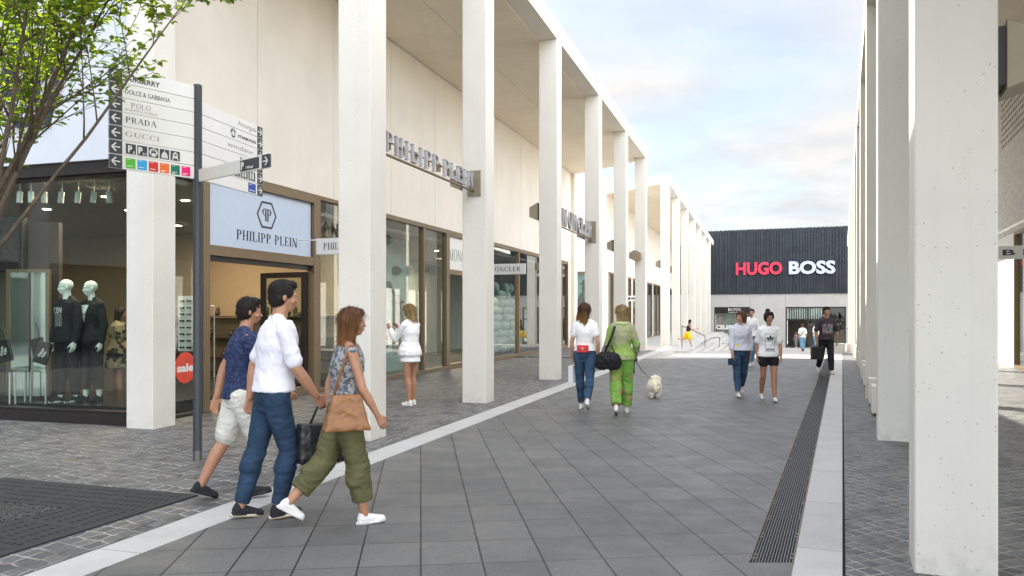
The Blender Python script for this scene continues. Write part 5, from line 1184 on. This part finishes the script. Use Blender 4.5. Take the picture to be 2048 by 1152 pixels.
def txt2(s, x, y, h, wd, font='black'):
    vs, fs = bfont(s, .03) if font != 'serif' else serif(s); x0 = min(v.x for v in vs); x1 = max(v.x for v in vs); y1 = max(v.y for v in vs)
    zt = max(v.z for v in vs); out = []
    for f in fs:
        if all(abs(vs[i].z - zt) < 1e-3 for i in f): out.append([(x + (vs[i].x - x0) / (x1 - x0) * wd, y + vs[i].y / y1 * h) for i in f])
    return out
simple('print_black', (.03, .035, .05), .7); simple('print_white', (.6, .6, .6), .7); simple('print_mauve', (.22, .16, .19), .8, 0, .5, 20); simple('print_teal', (.08, .28, .33), .8, 0, .3, 20); simple('print_yellow', (.75, .70, .15), .7)
# girl's tee: frame, three-leaf emblem, black name bar (viewer sees +x of the wearer on the left)
zc = zf(girl, .655); mr = lambda polys: [[(-x, z) for x, z in q][::-1] for q in polys]
fr_ = []
for (x0, x1, z0_, z1_) in ((-.085, .085, .158, .163), (-.085, .085, -.163, -.158), (-.085, -.080, -.158, .158), (.080, .085, -.158, .158)): fr_.append([(x0, zc + z0_), (x1, zc + z0_), (x1, zc + z1_), (x0, zc + z1_)])
def leafp(cx, cz, ang, L_, W_): 
    pts = [(0, 0), (W_ * .5, L_ * .35), (W_ * .42, L_ * .65), (0, L_), (-W_ * .42, L_ * .65), (-W_ * .5, L_ * .35)]; c_, s_ = math.cos(R(ang)), math.sin(R(ang))
    return [(cx + x * c_ - z * s_, cz + x * s_ + z * c_) for x, z in pts]
em_ = [leafp(0, zc + .055, 0, .085, .042), leafp(-.008, zc + .050, 52, .080, .036), leafp(.008, zc + .050, -52, .080, .036)]
for i in range(2): em_.append([(-.05, zc + .038 - i * .014), (.05, zc + .038 - i * .014), (.047, zc + .044 - i * .014), (-.047, zc + .044 - i * .014)])
bar = [[(-.068, zc - .145), (.068, zc - .145), (.068, zc - .105), (-.068, zc - .105)]]
print_patch(girl, 'tee', fr_ + em_ + bar, 'print_black')
tx_ = mr(txt2('adidas', -.058, zc - .138, .026, .116))
mbq = [[(x, z) for x, z in q] for q in tx_]
g_ = girl['root']; 
def text_patch(P, garment, polys, mat, lift=.006):
    mb = MB()
    for q in polys:
        pts = [ray_front(P, garment, x, z) for x, z in q]
        if all(p is not None for p in pts): mb.add([p + V((0, lift - .004, 0)) for p in pts], [tuple(range(len(pts)))])
    if mb.v:
        g = [c for c in P['root'].children if c.name.split('.')[0] == garment][0]; me = bpy.data.meshes.new('print_lettering'); me.from_pydata(mb.v, [], mb.f); link('print_lettering', me, mat, g, False, 0, keep=False)
text_patch(girl, 'tee', tx_, 'print_white', .007)
zc = zf(man, .70); rnd = random.Random(2)
print_patch(man, 'tee', [[(-.13, zc - .16), (.12, zc - .17), (.14, zc + .06), (.05, zc + .09), (-.12, zc + .08)]], 'print_mauve')
print_patch(man, 'tee', [[(-.12, zc - .15), (-.03, zc - .15), (-.02, zc - .04), (-.07, zc + .03), (-.125, zc - .02)]], 'print_teal')
zc = zf(lilac, .60); print_patch(lilac, 'blouse', [[(.045, zc - .03), (.10, zc - .03), (.10, zc + .03), (.045, zc + .03)]], 'print_yellow')
zc = zf(mq1, .72); text_patch(mq1, 'jacket', mr(txt2('PLEIN', -.09, zc, .085, .18)), 'print_white')
rings = []
for i in range(7):
    for j in range(8):
        x = -.075 + i * .025; z = zc - .03 - j * .025; rings.append([(x, z), (x + .009, z + .009), (x, z + .018), (x - .009, z + .009)])
text_patch(mq1, 'jacket', rings, 'print_white')
z_ = zf(mq2, .74); print_patch(mq2, 'jacket', [[(-.004, z_ - .17), (.004, z_ - .17), (.075, z_ + .10), (-.075, z_ + .10)]], 'mannequin', 'neckline')
# ------------------------------------------------------------------ what they carry
def soft(name, label, cat, mb, mat, vox=.01, amp=.008, loc=None):
    c = sum((V(v) for v in mb.v), V((0, 0, 0))) / len(mb.v); t = thing(name, label, cat, loc or c)
    o = remesh('bag_body', mb, mat, None, vox, 3, folds(amp, (12, 12, 12))); par(o, t); return t
def strap(t, pts, r, mat='black_leather', name='strap'):
    mb = MB(); mb.tube(pts, r, 8); return mb.build(name, mat, t, True)
h = white['hands']['R']; mb = MB(); c = h + V((.02, .0, -.30)); hd = V((.85, .52, 0)); nn = V((.52, -.85, 0))
mb.obox(c, hd, nn, up, -.20, .20, -.06, .06, -.15, .15); t = soft('hand_bag', 'black soft bag held by the person in the white shirt', 'bag', mb, 'black_leather'); strap(t, [c + hd * -.12 + up * .14, h + up * -.01 - hd * .03, h + hd * .03, c + hd * .12 + up * .14], .010)
c = olive['W'](V((.20, -.03, .90))); d_ = olive['rot'] @ V((0, 1, 0)); s_ = olive['rot'] @ V((1, 0, 0))
mb = MB(); mb.hexa([c + d_ * a + s_ * b + up * z_ for a, b, z_ in ((-.165,-.055,-.16),(.165,-.055,-.16),(.165,.055,-.16),(-.165,.055,-.16),(-.10,-.03,.09),(.10,-.03,.09),(.10,.03,.09),(-.10,.03,.09))]); t = soft('shoulder_bag', 'tan leather shoulder bag at the side of the woman in olive trousers', 'bag', mb, 'tan_leather')
Sx = olive['W'](olive['A']['R'][0]); strap(t, [c + d_ * -.10 + up * .08, Sx + up * .055 - d_ * .02, Sx + up * .055 + d_ * .03, c + d_ * .10 + up * .08], .011, 'tan_leather')
c = redw['W'](V((-.02, -.155, zf(redw, .575)))); d_ = redw['rot'] @ V((1, 0, 0)); b_ = redw['rot'] @ V((0, 1, 0))
t = thing('crossbody_bag', 'small red leather bag worn at the lower back of the woman in jeans', 'bag', c)
mb = MB(); mb.obox(c, d_, b_, up, -.095, .095, -.03, .03, -.062, .062); mb.build('pouch', 'red_leather', t, bevel=.015)
mb = MB(); mb.obox(c, d_, b_, up, -.093, .093, -.038, -.030, -.005, .058); mb.build('flap', 'red_leather', t, bevel=.004)
mb = MB(); mb.prism([c + b_ * -.039 + d_ * x + up * z for x, z in ((-.02, .02), (.02, .02), (0, -.02))], b_ * -.004); mb.build('clasp', 'gold', t)
h = redw['hands']['L']; c = h + V((0, .02, -.20)); t = thing('paper_bag', 'white paper carrier bag in the left hand of the woman in jeans', 'bag', c)
mb = MB(); a_ = V((.55, .83, 0)); bb = V((.83, -.55, 0)); mb.obox(c, a_, bb, up, -.10, .10, -.045, .045, -.14, .14); mb.build('carrier', 'paper_white', t, bevel=.003)
for s_ in (-.04, .04): strap(t, [c + bb * s_ + a_ * -.05 + up * .14, h + V((0, 0, -.005)), c + bb * s_ + a_ * .05 + up * .14], .003, 'paper_white', 'handle')
sx = green['W'](green['A']['L'][0]); c = green['W'](V((-.21, -.15, .86))); d_ = green['rot'] @ V((1, 0, 0)); b_ = green['rot'] @ V((0, 1, 0))
mb = MB(); mb.rc(c - d_ * .085, c + d_ * .085, .105, .105, 16); mb.rc(c - d_ * .11 + up * -.06, c + d_ * .11 + up * -.06, .085, .085, 14)
t = soft('duffel_bag', 'black duffel bag hanging from the shoulder of the woman in green', 'bag', mb, 'black_cloth', .01, .02)
neck = green['W'](V((-.105, -.085, zf(green, .80)))); strap(t, [c - d_ * .06 + up * .10, green['W'](V((-.165, -.175, 1.2))), neck, green['W'](V((-.12, .02, zf(green, .815)))), green['W'](V((-.20, .16, 1.15))), c + d_ * .0 + b_ * .1 + up * .08], .018, 'black_cloth')
strap(t, [c - d_ * .10 + up * .11, c - d_ * .06 + up * .22, c + d_ * .06 + up * .22, c + d_ * .10 + up * .11], .010, 'black_leather', 'handle')
mb = MB()
for a in range(0, 360, 24): mb.ell(green['T'](.075 * math.cos(R(a)), .07 * math.sin(R(a)) - .01, .83), (.038, .038, .024), None, 8, 6)
s_ = remesh('scarf', mb, 'scarf_green', green['root'], .009, 2, folds(.012, (14, 14, 14)))
mb = MB()
for q in (-1, 1): green['he'](mb, (q * .032, .098, .006), (.026, .008, .018), 10, 7); mb.rc(green['hp'](q * .058, .09, .008), green['hp'](q * .084, -.01, .006), .004, .004, 6)
mb.build('sunglasses', 'black_leather', green['root'], True, keep=False)
h = man['hands']['R']; c = h + V((-.02, 0, -.21)); t = thing('square_bag', 'large dark grey square bag carried by the man in the printed tee', 'bag', c)
mb = MB(); mb.obox(c, V((1, 0, 0)), V((0, 1, 0)), up, -.15, .17, -.07, .07, -.18, .17); mb.build('case', 'grey_case' if 'grey_case' in M else 'black_base', t, bevel=.025); strap(t, [c + V((-.08, 0, .16)), h + V((-.03, 0, -.0)), h + V((.03, 0, 0)), c + V((.09, 0, .16))], .010, 'black_base', 'handle')
h = lilac['hands']['R']; mb = MB(); c = h + V((-.02, 0, -.05)); mb.obox(c, V((1, 0, 0)), V((0, 1, 0)), up, -.09, .09, -.02, .02, -.07, .05); t = soft('clutch_bag', 'dark blue small bag in the hand of the woman in the lilac blouse', 'bag', mb, 'denim_dark', .008, .004)
P_ = capm['W']; t = thing('sling_strap', 'thin black sling strap across the back of the person in the white cap', 'bag', P_(V((0, -.1, 1.1)))); strap(t, [P_(V((.12, -.02, 1.36))), P_(V((.05, -.155, 1.25))), P_(V((-.10, -.165, 1.02))), P_(V((-.17, -.05, .95)))], .014)
# dog and leash
dogp = at(1309, 15.2); t = thing('dog', 'small fluffy cream dog on a leash walking away across the slabs', 'dog', dogp, math.atan2(-.12, 1))
mb = MB(); mb.rc((0, -.13, .215), (0, .13, .225), .098, .10, 18); mb.rc((0, .12, .24), (0, .20, .30), .075, .06, 14); mb.ell((.035, .25, .315), (.068, .075, .065)); mb.rc((.04, .29, .30), (.045, .34, .29), .032, .022, 10)
for x, y in ((-.052, -.15), (.052, -.13)): mb.rc((x, y + .02, .18), (x, y + .035, .115), .05, .034); mb.rc((x, y + .035, .115), (x, y - .01, .075), .034, .027); mb.rc((x, y - .01, .075), (x, y + .01, .025), .027, .026); mb.rc((x, y + .01, .022), (x, y + .035, .022), .025, .022)
for x, y in ((-.05, .12), (.05, .15)): mb.rc((x, y, .19), (x, y, .09), .042, .03); mb.rc((x, y, .09), (x, y + .005, .03), .028, .026); mb.rc((x, y, .024), (x, y + .03, .022), .025, .02)
mb.rc((0, -.20, .25), (.01, -.235, .19), .035, .03); mb.rc((.01, -.235, .19), (.012, -.23, .13), .03, .014); 
cloth('dog_fur', (.88, .81, .69), .15, bsc=60, bs=.8); cloth('dog_fur_dark', (.33, .24, .15), .2, bsc=60, bs=.8)
dm = remesh('body', mb, 'dog_fur', t, .006, 2, folds(.016, (28, 28, 28)))
tf = MB(); rnd = random.Random(8)
vs_ = dm.data.vertices
for i in range(5200):
    v = vs_[rnd.randrange(len(vs_))]
    if v.co.z < .02: continue
    nrm_ = v.normal; d = (nrm_ * .7 + V((rnd.gauss(0, .35), rnd.gauss(-.2, .35), -.55))).normalized(); L_ = rnd.uniform(.015, .04) if v.co.z > .08 else .012; s_ = d.cross(V((rnd.gauss(0, 1), rnd.gauss(0, 1), rnd.gauss(0, 1)))).normalized() * .0035
    p = v.co; m_ = p + d * L_ * .5 + nrm_ * .004; tf.add([p - s_, p + s_, m_ + s_ * .8, m_ - s_ * .8, p + d * L_ + V((0, 0, -.006))], [(0, 1, 2, 3), (3, 2, 4)])
me = bpy.data.meshes.new('fur'); me.from_pydata(tf.v, [], tf.f); link('fur', me, 'dog_fur', t, keep=False)
for x in (-.03, .10):
    mb = MB(); mb.rc((x, .235, .345), (x + (.012 if x > 0 else -.012), .225, .27), .03, .022); remesh('ear', mb, 'dog_fur', t, .006, 1, folds(.01, (30, 30, 30)))
mb = MB(); mb.ell((0, -.225, .20), (.03, .02, .05)); remesh('tail', mb, 'dog_fur_dark', t, .006, 1, folds(.012, (30, 30, 30)))
mb = MB(); mb.tube([(.0 + .078 * math.cos(R(a)), .17 + .03 * math.sin(R(a)), .275 + .06 * math.sin(R(a))) for a in range(0, 361, 30)], .006, 6); mb.build('collar', 'black_leather', t, keep=False)
h = green['hands']['R']; e_ = V((dogp.x, dogp.y + .15, .33)); t = thing('leash', 'thin dark leash from the woman in green to the fluffy dog', 'leash', h)
strap(t, [h, h.lerp(e_, .3) + V((0, 0, -.05)), h.lerp(e_, .65) + V((0, 0, -.06)), e_], .006, 'black_leather', 'cord')
mb = MB(); mb.obox(h, V((1, 0, 0)), V((0, 1, 0)), up, -.02, .035, -.07, .05, -.025, .03); mb.build('grip', 'black_leather', t, bevel=.01)
strap(t, [h + V((-.01, -.03, -.02)), h + V((-.02, -.03, -.12)), h + V((-.015, -.03, -.22))], .010, 'black_leather', 'pendant')
